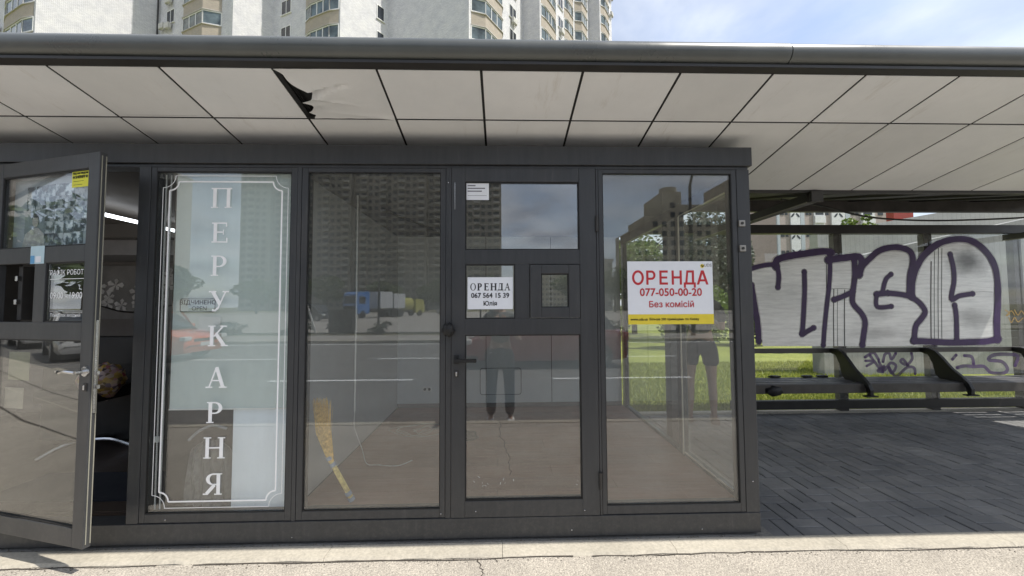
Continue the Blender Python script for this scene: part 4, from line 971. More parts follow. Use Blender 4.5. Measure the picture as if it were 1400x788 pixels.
# damaged sheet: left edge torn loose, curled and creased
x0, x1 = -1.145, -0.628; n, m_ = 44, 34; vs = []; fs = []
for j in range(m_+1):
    for i in range(n+1):
        u_, v_ = i/n, j/m_
        edge = 0.030+0.085*math.exp(-((v_-0.40)/0.14)**2)*1.0+0.05*math.exp(-((v_-0.66)/0.16)**2)+0.02*math.exp(-((v_-0.92)/0.05)**2)
        edge -= 0.045*math.exp(-((v_-0.56)/0.035)**2)+0.02*math.exp(-((v_-0.86)/0.03)**2)
        if v_ < 0.08: edge *= v_/0.08
        ef = edge*(1-u_)**2.0
        X = x0+0.006+(x1-x0-0.011)*u_+ef; Y = YF+0.005+(YS-YF-0.01)*v_
        z = cz(Y)-0.03*math.exp(-((v_-0.45)/0.3)**2)*(1-u_)**2
        c1 = 0.27+0.10*(1-u_)-0.06*u_           # long flap crease
        wd = 0.085*max(0, 1-u_/0.72)
        if wd > 0.004: z += 0.085*max(0, 1-u_/0.72)*max(0, min(1, (v_-c1)/0.02))*max(0, 1-(v_-c1)/(wd+0.02)) if v_ > c1 else 0
        c2 = 0.42+0.45*u_
        z -= 0.012*math.exp(-((v_-c2)/0.025)**2)*max(0, 1-u_/0.75)
        c3_ = 0.93+0.05*u_-0.30*(1-u_)
        z -= 0.006*math.exp(-((v_-0.80-0.2*u_)/0.03)**2)*u_
        z += 0.003*mn.noise(Vector((X*14, Y*14, 2)))*(1-u_)
        vs.append((X, Y, z))
K = len(vs); vs += [(p[0], p[1], p[2]+0.002) for p in vs]
for j in range(m_):
    for i in range(n):
        a = j*(n+1)+i; fs.append((a, a+n+1, a+n+2, a+1)); fs.append((K+a, K+a+1, K+a+n+2, K+a+n+1))
for j in range(m_): a = j*(n+1); fs.append((a+n+1, a, K+a, K+a+n+1))
MB().add(vs, fs).build('ceiling_sheet', M['ceiling'], sh, smooth=True, fix=False, label='torn ceiling sheet curling away from its seam')
for k in range(4): MB().tube([(x0+0.004+0.012*k, YF+0.02, cz(YF+0.02)+0.016+0.002*k), (x0+0.004+0.012*k, YS-0.02, cz(YS)+0.014+0.002*k)], 0.004, 5).build('black_seal', M['black'], sh)
# roof deck above the sheets
MB().prism([(YF-0.03, cz(YF)+0.035), (YB, cz(YB)+0.035), (YB, cz(YB)+0.075), (YF-0.03, cz(YF)+0.075)], 0, -7.0, 7.40).build('roof_deck', M['black'], sh)
for s_ in seams[1:-1]:
    MB().prism([(YF+0.002, cz(YF)+0.004), (YB, cz(YB)+0.004), (YB, cz(YB)+0.034), (YF+0.002, cz(YF)+0.034)], 0, s_-0.02, s_+0.02).build('purlin', M['black'], sh)
MB().prism([(YS-0.02, cz(YS)+0.004), (YS+0.02, cz(YS)+0.004), (YS+0.02, cz(YS)+0.034), (YS-0.02, cz(YS)+0.034)], 0, -7, 7.4).build('purlin', M['black'], sh)
# fascia: rounded metal edge with a joint
def fascia(xa, xb, s_=1.0):
    cy, cz_ = YF-0.035, ZF+0.075; P = []
    for k in range(13):
        a = R(60+k*17.5); P.append((cy+0.05*s_*math.cos(a), cz_+0.052*s_*math.sin(a)))
    P += [(YF-0.004, ZF-0.006+0.01), (YF+0.03, ZF+0.02), (YF+0.03, cz_+0.03)]
    return MB().prism(P, 0, xa, xb).build('fascia', M['fascia'], sh, smooth=True)
fascia(-7.0, 1.448); fascia(1.454, 7.4, 0.97)
MB().box(-7.0, YF-0.050, ZF+0.002, 7.4, YF+0.004, ZF+0.016).build('drip_edge', M['dark'], sh)
# front gutter beam, rear wing, rear beam
MB().box(-7.0, YB+0.002, cz(YB)-0.018, 7.4, YB+0.05, cz(YB)+0.06).build('valley_beam', M['dark'], sh, 0.003)
YR = 4.93; ZR = 2.80
MB().prism([(YB+0.05, cz(YB)+0.02), (YR+0.06, ZR), (YR+0.06, ZR+0.05), (YB+0.05, cz(YB)+0.07)], 0, -7, 7.4).build('rear_roof', M['dark'], sh)
for s_ in [2.1+0.83*k for k in range(7)]:
    MB().beam((s_, YB+0.06, cz(YB)+0.005), (s_, YR, ZR-0.012), 0.04, 0.03).build('rib', M['dark'], sh)
MB().box(-7, YR-0.03, 2.635, 7.4, YR+0.03, 2.785).build('rear_beam', M['rail'], sh, 0.004)
for xa in (2.62, 6.9):
    b = MB(); b.beam((xa, YB+0.03, 2.315), (xa, 5.05, 2.315), 0.09, 0.075); b.build('arm', M['dark'], sh, 0.004)
    MB().box(xa-0.05, YB-0.03, 2.27, xa+0.05, YB+0.001, 2.36).build('arm_end', M['dark'], sh, 0.003)
    MB().beam((xa-0.045, YB+0.03, 2.2775), (xa-0.045, 5.05, 2.2775), 0.006, 0.008).build('arm_lip', M['gasket'], sh)
MB().box(1.63, 3.70, 0.0, 1.755, 3.83, 2.45).build('column', M['dark'], sh, 0.004)
cbl = catmull([(3.15, 4.2, 2.60), (3.7, 4.3, 2.55), (4.4, 4.45, 2.46), (5.1, 4.5, 2.43), (5.8, 4.5, 2.44), (6.6, 4.5, 2.48), (7.3, 4.5, 2.55)], 6)
MB().tube(cbl, 0.011, 6).build('cable', M['black'], sh, smooth=True)
# back wall
YW = 5.0
posts = [3.20, 4.455, 5.70, 6.95]
for p in posts: MB().box(p, YW+0.012, 0.0, p+0.115, YW+0.09, 2.36).build('post', M['rail'], sh, 0.003)
MB().box(-4.0, YW-0.02, 2.362, 7.4, YW+0.08, 2.478).build('top_rail', M['dark'], sh, 0.004)
MB().box(3.0, YW-0.032, 0.780, 7.4, YW-0.006, 0.842).build('mid_rail', M['rail'], sh, 0.003)
MB().box(3.0, YW-0.02, 0.050, 7.4, YW+0.05, 0.160).build('bottom_rail', M['dark'], sh, 0.004)
for xa, xb in ((3.0, 4.50), (4.515, 5.75), (5.765, 7.0), (7.01, 7.4)):
    MB().box(xa+0.003, YW-0.004, 0.17, xb-0.003, YW+0.004, 2.358).build('pane', M['glass_back'], sh)
# graffiti: traced in photograph pixels, laid on the glass plane (y = 4.99)
def gp(px, py, y=4.99):
    return (( (px-686.0)/526.0*y*1.0+0.0), 1.42-(py-418.0+ (px-700)*0.0 )/526.0*y)
import itertools
_R = (Matrix.Rotation(R(-1.55), 3, 'Z') @ Matrix.Rotation(R(90+2.61), 3, 'X') @ Matrix.Rotation(R(-0.27), 3, 'Z'))
def gp(px, py, y=4.99):
    d = _R @ Vector(((px-700)/F_PX, -(py-394)/F_PX, -1.0)); t = y/d.y
    return (d.x*t, 1.42+d.z*t)
YG = YW-0.0045; LAY = itertools.count()
Z1 = lambda X, Y: (1025+X/4.38, 310+Y/4.38)
Z2 = lambda X, Y: (1200+X/4.38, 310+Y/4.38)
def fill(name, pts, m, lay, sm=True):
    P = [gp(*p) for p in pts]
    return MB().prism(P, 1, YG-0.0006-lay*0.0006, YG-lay*0.0006).build(name, m, sh)
def stroke(pts, w, m, lay, name='graffiti_outline', n=6, taper=None):
    P = [Vector(gp(*p)) for p in pts]; P = [Vector(q) for q in catmull([(p.x, p.y, 0) for p in P], n)] if len(P) > 2 else [Vector((p.x, p.y, 0)) for p in P]
    y = YG-lay*0.0006-next(LAY)*0.00006; w = w/526*4.99; vs = []; fs = []
    for i, p in enumerate(P):
        d = (P[min(i+1, len(P)-1)]-P[max(i-1, 0)]); d.normalize(); nn = Vector((-d.y, d.x, 0))*w/2*(1+0.10*mn.noise(Vector((i*0.5, lay, w*99))))
        yi = y-0.000008*i
        vs += [(p.x+nn.x, yi, p.y+nn.y), (p.x-nn.x, yi, p.y-nn.y), (p.x+nn.x, yi-0.0004, p.y+nn.y), (p.x-nn.x, yi-0.0004, p.y-nn.y)]
    for i in range(len(P)-1):
        a = i*4; fs += [(a+2, a+6, a+7, a+3), (a, a+2, a+6, a+4), (a+1, a+5, a+7, a+3)]
    b = MB().add(vs, fs)
    for p in (P[0], P[-1]):
        b.prism([(p.x+w/2*math.cos(2*math.pi*k/12), p.y+w/2*math.sin(2*math.pi*k/12)) for k in range(12)], 1, y-0.0004-0.000009*(len(P)+3), y)
    return b.build(name, m, sh)
Z1 = lambda X, Y: (1025+X/4.38, 310+Y/4.38)
Z2 = lambda X, Y: (1200+X/4.38, 310+Y/4.38)
fill('graffiti_fill', [Z1(8, 265), Z1(100, 245), Z1(150, 235), Z1(165, 205), Z1(240, 180), Z1(340, 160), Z1(470, 150), Z1(490, 190), Z1(640, 185), Z1(660, 290), Z1(700, 215), Z1(780, 150), Z2(60, 125), Z2(180, 140), Z2(205, 200), Z2(215, 240), Z2(250, 190), Z2(330, 120), Z2(430, 82), Z2(530, 85), Z2(620, 130), Z2(690, 220), Z2(715, 330), Z2(715, 690), Z2(200, 715), Z2(20, 716), Z1(760, 716), Z1(300, 716), Z1(80, 716), Z1(50, 600), Z1(30, 450), Z1(12, 360)], M['silver'], 1)
seam_m = mat('panel_seam_line', (0.07, 0.07, 0.07), 0.6)
for (X, Ya, Yb, Zf, w) in ((505, 375, 715, Z1, 1.4), (528, 375, 715, Z1, 0.7), (570, 380, 715, Z1, 1.4), (322, 210, 690, Z2, 1.6), (342, 150, 690, Z2, 0.8), (365, 130, 690, Z2, 1.0), (386, 130, 690, Z2, 0.8), (462, 210, 370, Z1, 1.0)):
    stroke([Zf(X, Ya), Zf(X-2, (Ya+Yb)/2), Zf(X, Yb)], w*0.9, seam_m, 4, 'seam_line')
stroke([Z1(480, 374), Z1(540, 372), Z1(606, 374)], 0.6, seam_m, 4, 'seam_line'); stroke([Z2(570, 392), Z2(640, 391), Z2(690, 392)], 0.5, seam_m, 4, 'seam_line')
tape = flat('pale_tape_patch', (0.66, 0.67, 0.66), 0.5)
fill('pale_patch', [Z1(494, 222), Z1(606, 222), Z1(604, 372), Z1(490, 372)], M['silver'], 2.2)
pw = M['purple']
for pts, w in (
    ([Z1(2, 255), Z1(70, 235), Z1(135, 228), Z1(165, 245), Z1(175, 300), Z1(170, 365)], 6.5),
    ([Z1(158, 240), Z1(165, 200), Z1(230, 178), Z1(330, 162), Z1(440, 148), Z1(490, 155)], 9.5),
    ([Z1(10, 350), Z1(30, 470), Z1(48, 580), Z1(55, 690)], 8),
    ([Z1(328, 270), Z1(330, 380), Z1(325, 500), Z1(318, 610), Z1(312, 648), Z1(345, 628), Z1(385, 606)], 6.5),
    ([Z1(480, 165), Z1(482, 260), Z1(475, 370), Z1(462, 480), Z1(450, 600), Z1(442, 712)], 6),
    ([Z1(470, 200), Z1(560, 188), Z1(650, 180), Z1(672, 215), Z1(655, 290)], 9.5),
    ([Z1(628, 200), Z1(630, 300), Z1(618, 400), Z1(620, 460), Z1(670, 520), Z1(692, 570), Z1(685, 640), Z1(675, 712)], 7.5),
    ([Z1(505, 438), Z1(560, 418), Z1(618, 390)], 7),
    ([Z1(660, 250), Z1(720, 190), Z1(770, 148), Z2(60, 128), Z2(130, 125), Z2(195, 150), Z2(212, 210), Z2(195, 300), Z2(192, 410)], 8.5),
    ([Z1(848, 285), Z1(815, 320), Z1(795, 400)], 6),
    ([Z1(760, 408), Z1(765, 480), Z1(850, 478)], 6),
    ([Z1(760, 405), Z1(830, 398), Z2(60, 398), Z2(150, 408), Z2(205, 425), Z2(255, 460), Z2(285, 510), Z2(260, 555), Z2(228, 600), Z2(220, 685)], 7.5),
    ([Z2(205, 420), Z2(210, 320), Z2(240, 230), Z2(290, 160), Z2(370, 100), Z2(470, 75), Z2(560, 85), Z2(640, 140), Z2(695, 220), Z2(718, 320), Z2(720, 450), Z2(715, 570), Z2(718, 680)], 9),
    ([Z2(215, 685), Z2(330, 690), Z2(450, 695), Z2(560, 692), Z2(650, 688), Z2(725, 672)], 8.5),
    ([Z2(435, 165), Z2(455, 250), Z2(458, 330), Z2(442, 435), Z2(490, 415), Z2(570, 402)], 6.5),
    ([Z2(462, 470), Z2(472, 540), Z2(475, 680)], 6.5),
):
    stroke(pts, w*1.35, M['purple_mist'], 2, 'graffiti_haze'); stroke(pts, w, pw, 4)
Z3 = lambda X, Y: (1025+X/7.0, 470+Y/7.0)
Z4 = lambda X, Y: (1200+X/6.06, 470+Y/6.06)
for pts, w in (
    ([Z3(1105, 130), Z3(1185, 88), Z3(1235, 155)], 3), ([Z3(1120, 215), Z3(1190, 170), Z3(1110, 165)], 2.6), ([Z3(1150, 110), Z3(1200, 180), Z3(1260, 250), Z3(1290, 215), Z3(1225, 260), Z3(1275, 270)], 3),
    ([Z4(45, 150), Z4(60, 90), Z4(95, 80), Z4(115, 130), Z4(150, 80)], 3), ([Z4(10, 150), Z4(50, 220), Z4(80, 190), Z4(110, 160), Z4(150, 180), Z4(140, 220), Z4(110, 240), Z4(90, 190), Z4(150, 270), Z4(240, 200), Z4(300, 200), Z4(310, 250)], 3),
    ([Z4(280, 80), Z4(285, 130), Z4(240, 175), Z4(190, 150), Z4(210, 130), Z4(250, 180)], 3), ([Z4(620, 130), Z4(650, 95)], 3.2), ([Z4(660, 200), Z4(720, 185), Z4(800, 190), Z4(880, 190), Z4(940, 240), Z4(1040, 245), Z4(1075, 210), Z4(1030, 150), Z4(920, 135), Z4(960, 95), Z4(1080, 88), Z4(1160, 105), Z4(1140, 180)], 3.6),
    ([Z4(720, 100), Z4(780, 110), Z4(795, 170)], 3.4),
):
    stroke(pts, w*1.35, M['purple_thin'], 3, 'graffiti_tag')
yt = spray('pale_orange_paint', (0.40, 0.26, 0.08), 0.8)
for pts in (([Z2(765, 500), Z2(790, 520), Z2(770, 535), Z2(800, 505), Z2(820, 530)]), ([Z2(820, 500), Z2(840, 530), Z2(860, 505), Z2(876, 525)]), ([Z2(785, 545), Z2(800, 575), Z2(820, 545), Z2(840, 570), Z2(870, 548)])):
    stroke(pts, 1.6, yt, 3, 'graffiti_tag')
# ------------------------------------------------------------------ bench
bn = thing('bench', 'long dark slatted bench with curved black armrests below the graffiti', 'bench', (5.2, 4.7, 0))
slm = mat('grey_bench_slat', (0.10, 0.10, 0.105), 0.35, var=0.3, scale=8)
for xa, xb in ((2.95, 4.30), (4.345, 5.52), (5.565, 6.78), (6.82, 7.4)):
    for k in range(4): MB().box(xa, 4.535+0.105*k, 0.452, xb, 4.535+0.105*k+0.078, 0.474).build('seat_slat', slm, bn, 0.004)
    MB().box(xa-0.018, 4.50, 0.365, xb+0.018, 4.53, 0.470).build('front_beam', M['rail'], bn, 0.004)
for xa in (4.32, 5.54, 6.80):
    P = [(4.975, 0.838), (4.90, 0.838), (4.82, 0.815), (4.76, 0.76), (4.70, 0.66), (4.62, 0.53), (4.52, 0.475), (4.44, 0.44), (4.435, 0.36), (4.46, 0.345), (4.49, 0.40), (4.60, 0.44), (4.80, 0.47), (4.86, 0.50), (4.87, 0.60), (4.89, 0.70), (4.93, 0.765), (4.975, 0.79)]
    P = [(4.975, 0.84), (4.88, 0.845), (4.80, 0.82), (4.73, 0.75), (4.62, 0.62), (4.52, 0.54), (4.45, 0.47), (4.425, 0.41), (4.43, 0.345), (4.47, 0.335), (4.475, 0.40), (4.50, 0.445), (4.62, 0.478), (4.76, 0.478), (4.80, 0.52), (4.83, 0.66), (4.88, 0.76), (4.975, 0.785)]
    MB().prism(P, 0, xa-0.022, xa+0.022).build('armrest', mat('black_cast_iron', (0.012, 0.012, 0.011), 0.5), bn, 0.006)
    MB().box(xa-0.07, 4.42, 0.330, xa+0.07, 4.48, 0.345).build('foot_plate', M['black'], bn, 0.003)
for xa in (4.50, 5.755):
    MB().box(xa-0.03, 4.60, 0.34, xa+0.03, 4.98, 0.452).build('bracket', M['dark'], bn, 0.003)
blob('crumpled_bag', (3.20, 4.49, 0.40), (0.10, 0.04, 0.055), M['black'], 21, label='small crumpled black bag hooked on the bench beside the kiosk', cat='bag')
for k, xx_ in enumerate((3.52, 3.95, 4.15)):
    blob('litter', (xx_, 4.93, 0.487), (0.08, 0.03, 0.016), M['dark'], 30+k, label=('small dark litter heap on the bench nearest the kiosk', 'flat dark litter in the middle of the left bench section', 'flat dark litter on the bench beside the left armrest')[k], cat='litter')
MB().beam((3.95+1.2, 3.6, 0.006), (3.98+1.2, 3.45, 0.006), 0.005, 0.004).build('cigarette_end', M['white'], None, label='thin white straw lying on the grey paving', cat='litter')

# ================================================================== behind the shelter
# lawn blades
def blades(n, x0, x1, y0, y1, z, h, seed, m, nm):
    r = random.Random(seed); vs = []; fs = []
    for k in range(n):
        Y = y0+(y1-y0)*r.random()**1.3; X = r.uniform(x0, x1); a = r.uniform(0, 6.28); w = 0.006+0.004*r.random(); H = h*r.uniform(0.5, 1.3)
        c, s_ = math.cos(a)*w, math.sin(a)*w; o = len(vs); lx, ly = r.gauss(0, 0.35)*H, r.gauss(0, 0.35)*H
        vs += [(X-c, Y-s_, z), (X+c, Y+s_, z), (X+lx, Y+ly, z+H)]; fs.append((o, o+1, o+2))
    me = bpy.data.meshes.new(nm); me.from_pydata(vs, [], fs); me.materials.append(m); return link(nm, me, None, kind='stuff')
blades(60000, 1.2, 9.0, 5.11, 9.5, -0.03, 0.06, 1, M['blade'], 'grass')
# concrete ramp walls
MB().prism([(6.55, -0.1), (6.55, 2.23), (8.87, 2.74), (12.0, 3.4), (16, 4.2), (16, -0.1)], 1, 7.7, 8.0).build('concrete_ramp_wall', M['concrete_shaded'], None, label='grey board marked concrete ramp wall with a sloping top right of the lawn', cat='wall')
fw = MB().prism([(9.3, -0.1), (9.3, 3.5), (10.92, 3.77), (13.17, 4.15), (22, 5.7), (22, -0.1)], 1, 11.0, 11.3).build('concrete_rear_wall', M['concrete_lit'], None, label='taller pale concrete wall rising behind the ramp wall', cat='wall')
MB().box(15.45, 14.6, -0.1, 16.25, 14.9, 5.6).build('red_kiosk', mat('brick_red_cladding', (0.32, 0.05, 0.035), 0.6), None, label='brick red block showing above the pale concrete wall', cat='building')

# --- trees
def leaf_cloud(n, cen, rad, seed, size, m, name, parent, lumps=14, ymin=-1):
    r = random.Random(seed); L = []
    for k in range(lumps):
        while True:
            v = Vector((r.uniform(-1, 1), r.uniform(-1, 1), r.uniform(-1, 1)))
            if v.length < 1: break
        L.append((Vector((cen[0]+v.x*rad[0]*0.75, cen[1]+v.y*rad[1]*0.75, cen[2]+v.z*rad[2]*0.78)), r.uniform(0.28, 0.5)))
    vs = []; fs = []
    for k in range(n):
        c, s_ = L[r.randrange(len(L))]
        while True:
            v = Vector((r.uniform(-1, 1), r.uniform(-1, 1), r.uniform(-1, 1)))
            if 0.2 < v.length < 1: break
        v = v.normalized()*(v.length**0.4)
        p = c+Vector((v.x*rad[0]*s_, v.y*rad[1]*s_, v.z*rad[2]*s_))
        a = Vector((r.gauss(0, 1), r.gauss(0, 1), r.gauss(0, 0.7))).normalized()*size*r.uniform(0.6, 1.3); b = a.cross(Vector((r.gauss(0, 1), r.gauss(0, 1), r.gauss(0, 1)))).normalized()*size*0.5
        o = len(vs); vs += [p-a, p+b, p+a, p-b]; fs.append((o, o+1, o+2, o+3))
    off = wloc(parent); me = bpy.data.meshes.new(name); me.from_pydata([tuple(Vector(q)-off) for q in vs], [], fs); me.materials.append(m)
    return link(name, me, parent)
def tree(loc, h, rad, seed, m, label, leaves=5000, size=0.13, name='tree', group=None, crown0=0.3):
    t = thing(name, label, 'tree', loc, group); r = random.Random(seed); b = MB(); x, y, z = loc
    tr = 0.018*h+0.05
    P = [(x, y, z-0.1), (x+r.uniform(-.1, .1), y, z+h*0.3), (x+r.uniform(-.3, .3), y+r.uniform(-.2, .2), z+h*0.6), (x+r.uniform(-.4, .4), y, z+h*0.9)]
    b.tube(P, [tr, tr*0.8, tr*0.45, tr*0.12], 8)
    for k in range(9):
        f = r.uniform(0.28, 0.8); bp = Vector((x, y, z+h*f)); a = r.uniform(0, 6.28); L = rad*r.uniform(0.5, 0.9)
        b.tube([bp, bp+Vector((math.cos(a)*L*0.5, math.sin(a)*L*0.5, L*0.35)), bp+Vector((math.cos(a)*L, math.sin(a)*L, L*0.8))], [tr*0.4, tr*0.25, tr*0.06], 6)
    b.build('trunk', M['bark'], t)
    c = crown0+(1-crown0)/2
    leaf_cloud(leaves, (x, y, z+h*c), (rad, rad, h*(1-crown0)/2), seed+5, size, m, 'crown', t, lumps=18)
    return t
tree((6.6, 19, 0), 5.2, 2.2, 3, M['leaf_bright'], 'round bright green tree seen through the kiosk side glass left of its column', 7000, 0.12)
tree((8.6, 15.5, 0), 5.8, 1.9, 9, M['leaf_grey'], 'tall grey green poplar behind the kiosk side glass', 8000, 0.10, 'poplar_tree', crown0=0.15)
tree((4.6, 24, 0), 6.5, 2.6, 15, M['leaf'], 'dark green tree standing far behind the lawn', 6000, 0.15)
def hedge(x0, x1, y, h, m, label, seed):
    t = thing('bush', label, 'bush', ((x0+x1)/2, y, 0)); MB().tube([((x0+x1)/2, y, -0.05), ((x0+x1)/2, y, h*0.6)], [0.05, 0.02], 6).build('stem', M['bark'], t)
    leaf_cloud(4500, ((x0+x1)/2, y, h*0.5), ((x1-x0)/2, 0.7, h*0.5), seed, 0.07, m, 'foliage', t, lumps=22); return t
hedge(5.0, 7.6, 12.5, 2.3, M['leaf_bright'], 'bright green bush beyond the lawn under the poplar', 41)
hedge(7.6, 9.8, 13.5, 2.0, M['leaf'], 'darker green bush right of the bright bush beyond the lawn', 42)
hedge(2.0, 4.8, 14, 1.7, M['leaf'], 'low dark bush at the left end of the bushes beyond the lawn', 43)
leaf_cloud(260, (10.2, 10.6, 3.72), (0.5, 0.2, 0.28), 77, 0.06, M['leaf_bright'], 'trailing_twigs', None, 5); setp(bpy.data.objects['trailing_twigs'], 'yellow green twigs showing above the pale concrete wall', 'plant')

# --- near apartment tower above the shelter
tw = thing('apartment_tower', 'white brick apartment tower with stepped bays rising above the shelter roof', 'building', (-15, 50, 0))
corners = [(-57.23, 41.76), (-42.66, 35.27), (-37.51, 41.86), (-25.91, 36.7), (-23.71, 39.52), (-15.23, 35.75), (-11.95, 39.95), (-3.07, 36.0), (2.67, 44.51), (4.55, 43.23), (13.43, 56.39), (14.85, 55.43), (18.04, 60.15)]
SH = 2.8; NS = 20; HT = SH*NS+1.2
def wallq(b, p, q, z0, z1):
    L = (Vector(q)-Vector(p)).length
    b.quad((p[0], p[1], z0), (q[0], q[1], z0), (q[0], q[1], z1), (p[0], p[1], z1), [(0, z0), (L, z0), (L, z1), (0, z1)])
for i in range(len(corners)-1):
    b = MB(); wallq(b, corners[i], corners[i+1], 0, HT); b.build('wall', M['brick_white'], tw, fix=False)
b = MB(); wallq(b, corners[-1], (25, 90), 0, HT); wallq(b, (25, 90), (-60, 90), 0, HT); wallq(b, (-60, 90), corners[0], 0, HT); b.build('rear_wall', M['brick_white'], tw, fix=False)
MB().add([(c[0], c[1], HT) for c in corners]+[(25, 90, HT), (-60, 90, HT)], [tuple(range(len(corners)+2))]).build('roof', M['dark'], tw)
# downpipe at one inner corner
MB().tube([(-37.4, 41.6, 0), (-37.4, 41.6, HT)], 0.08, 8).build('downpipe', M['dark'], tw)
def loc_mesh(build):
    b = MB(); build(b); me = bpy.data.meshes.new('m'); me.from_pydata([tuple(v) for v in b.v], [], b.f)
    if any(b.uv):
        ul = me.uv_layers.new(name='UVMap'); i = 0
        for f, u in zip(b.f, b.uv):
            for k in range(len(f)):
                if u: ul.data[i].uv = u[k]
                i += 1
    bm = bmesh.new(); bm.from_mesh(me); bmesh.ops.recalc_face_normals(bm, faces=bm.faces); bm.to_mesh(me); bm.free(); return me
def wframe(w, h, n):
    def f(b):
        t = 0.07
        b.box(0, -0.05, 0, w, 0.06, t).box(0, -0.05, h-t, w, 0.06, h).box(0, -0.049, t, t, 0.06, h-t).box(w-t, -0.049, t, w, 0.06, h-t)
        for k in range(1, n): b.box(w*k/n-0.035, -0.045, t, w*k/n+0.035, 0.06, h-t)
        b.box(-0.06, -0.12, -0.06, w+0.06, 0.0, -0.005)
    return loc_mesh(f)
def wpane(w, h): return loc_mesh(lambda b: b.box(0.07, -0.02, 0.07, w-0.07, -0.012, h-0.07))
wf2 = wframe(1.45, 1.5, 2); wp2 = wpane(1.45, 1.5); wf2.materials.append(M['white']); wp2.materials.append(M['pane_far'])
wf1 = wframe(0.9, 1.5, 1); wp1 = wpane(0.9, 1.5); wf1.materials.append(M['white']); wp1.materials.append(M['pane_far'])
# faceted bay: brick parapet + glazed band
def bay_poly(w, d): return [(0, 0), (w*0.22, -d), (w*0.78, -d), (w, 0)]
def bay_meshes(w, d):
    P = bay_poly(w, d)
    def par(b):
        for i in range(3):
            p, q = P[i], P[i+1]; L = (Vector(q)-Vector(p)).length
            b.quad((p[0], p[1], 0), (q[0], q[1], 0), (q[0], q[1], 1.25), (p[0], p[1], 1.25), [(0, 0), (L, 0), (L, 1.25), (0, 1.25)])
    def slabs(b):
        e = [(p[0]+(-0.08 if k < 2 else 0.08), p[1]-(0.10 if 0 < k < 3 else 0)) for k, p in enumerate(P)]
        b.prism(e, 2, 1.25, 1.33)
    def fr_(b):
        for i in range(3):
            p, q = Vector(P[i]), Vector(P[i+1]); n = 3 if i == 1 else 1; 
            for k in range(n+1):
                c = p.lerp(q, k/n); b.box(c.x-0.04, c.y-0.03, 1.33, c.x+0.04, c.y+0.05, 2.70)
            b.beam((p.x, p.y, 1.37), (q.x, q.y, 1.37), 0.07, 0.08); b.beam((p.x, p.y, 2.66), (q.x, q.y, 2.66), 0.07, 0.08)
    def gl(b):
        for i in range(3):
            p, q = P[i], P[i+1]; b.quad((p[0], p[1]+0.02, 1.40), (q[0], q[1]+0.02, 1.40), (q[0], q[1]+0.02, 2.62), (p[0], p[1]+0.02, 2.62))
    ms = [loc_mesh(f) for f in (par, slabs, fr_, gl)]
    for me, m in zip(ms, (M['brick_beige'], mat('bay_slab', (0.42, 0.40, 0.37), 0.8), M['white'], M['bayglass'])): me.materials.append(m)
    return ms
M['bayglass'] = mat('bay_window_glass', (0.10, 0.13, 0.14), 0.08, var=0.7, scale=0.8)
acm = mat('aircon_casing', (0.55, 0.54, 0.50), 0.5)
def ac_mesh():
    def f(b):
        b.box(0, -0.42, 0, 0.8, -0.12, 0.55); b.box(0.05, -0.42, -0.06, 0.10, 0, -0.02); b.box(0.70, -0.42, -0.06, 0.75, 0, -0.02)
        b.beam((0.08, -0.4, -0.04), (0.08, 0, -0.35), 0.04, 0.04); b.beam((0.72, -0.4, -0.04), (0.72, 0, -0.35), 0.04, 0.04)
        b.tube([(0.32, -0.425, 0.28), (0.32, -0.43, 0.28)], 0.2, 14)
    me = loc_mesh(f); me.materials.append(acm); return me
acme = ac_mesh()
def along(i, u):
    p, q = Vector(corners[i]), Vector(corners[i+1]); d = (q-p).normalized(); return p+d*u, math.atan2(d.y, d.x)
off = wloc(tw)
def put(name, me, i, u, z, parent=tw, **kw):
    p, a = along(i, u); n = Vector((math.sin(a), -math.cos(a)))*0.02
    return link(name, me, parent, loc=(p.x+n.x-off.x, p.y+n.y-off.y, z), rot=(0, 0, a), **kw)
def win(i, u, z, f=wf2, pn=wp2):
    w = put('window', f, i, u, z); link('pane', pn, w)
bays = {}
def bay(i, u, w, d, z):
    k = (round(w, 2), round(d, 2))
    if k not in bays: bays[k] = bay_meshes(w, d)
    ms = bays[k]; bb = put('balcony', ms[0], i, u, z)
    link('slab', ms[1], bb); link('slab', ms[1], bb, loc=(0, 0, -1.325)); link('frame', ms[2], bb); link('pane', ms[3], bb)
rr = random.Random(5)
for s in range(3, NS):
    z = SH*s
    bay(0, 9.0, 6.6, 0.25, z+0.3)
    win(2, 1.6, z+1.0); bay(2, 5.4, 5.6, 1.0, z-0.35)
    win(4, 1.2, z+0.55); bay(4, 4.7, 4.4, 0.22, z+0.35)
    win(5, 3.9, z+0.4, wf1, wp1)
    bay(7, 0.35, 5.2, 0.9, z+0.75); win(7, 7.2, z+0.5)
    bay(9, 0.3, 4.0, 0.15, z+0.5); win(9, 4.9, z+0.6); bay(9, 6.8, 3.0, 0.15, z+0.2); bay(9, 10.3, 3.3, 0.8, z+0.6); win(9, 14.1, z+0.6, wf1, wp1)
    bay(11, 0.4, 3.6, 0.3, z+0.6)
    for i, u, dz, pr in ((2, 0.9, 0.55, .75), (2, 1.9, 0.3, .5), (4, 1.9, 0.0, .6), (7, 7.5, -0.1, .6), (9, 5.2, -0.1, .5), (0, 7.6, 0.8, .6), (11, 4.6, 0.3, 0.7)):
        if rr.random() < pr: put('air_conditioner', acme, i, u, z+dz)

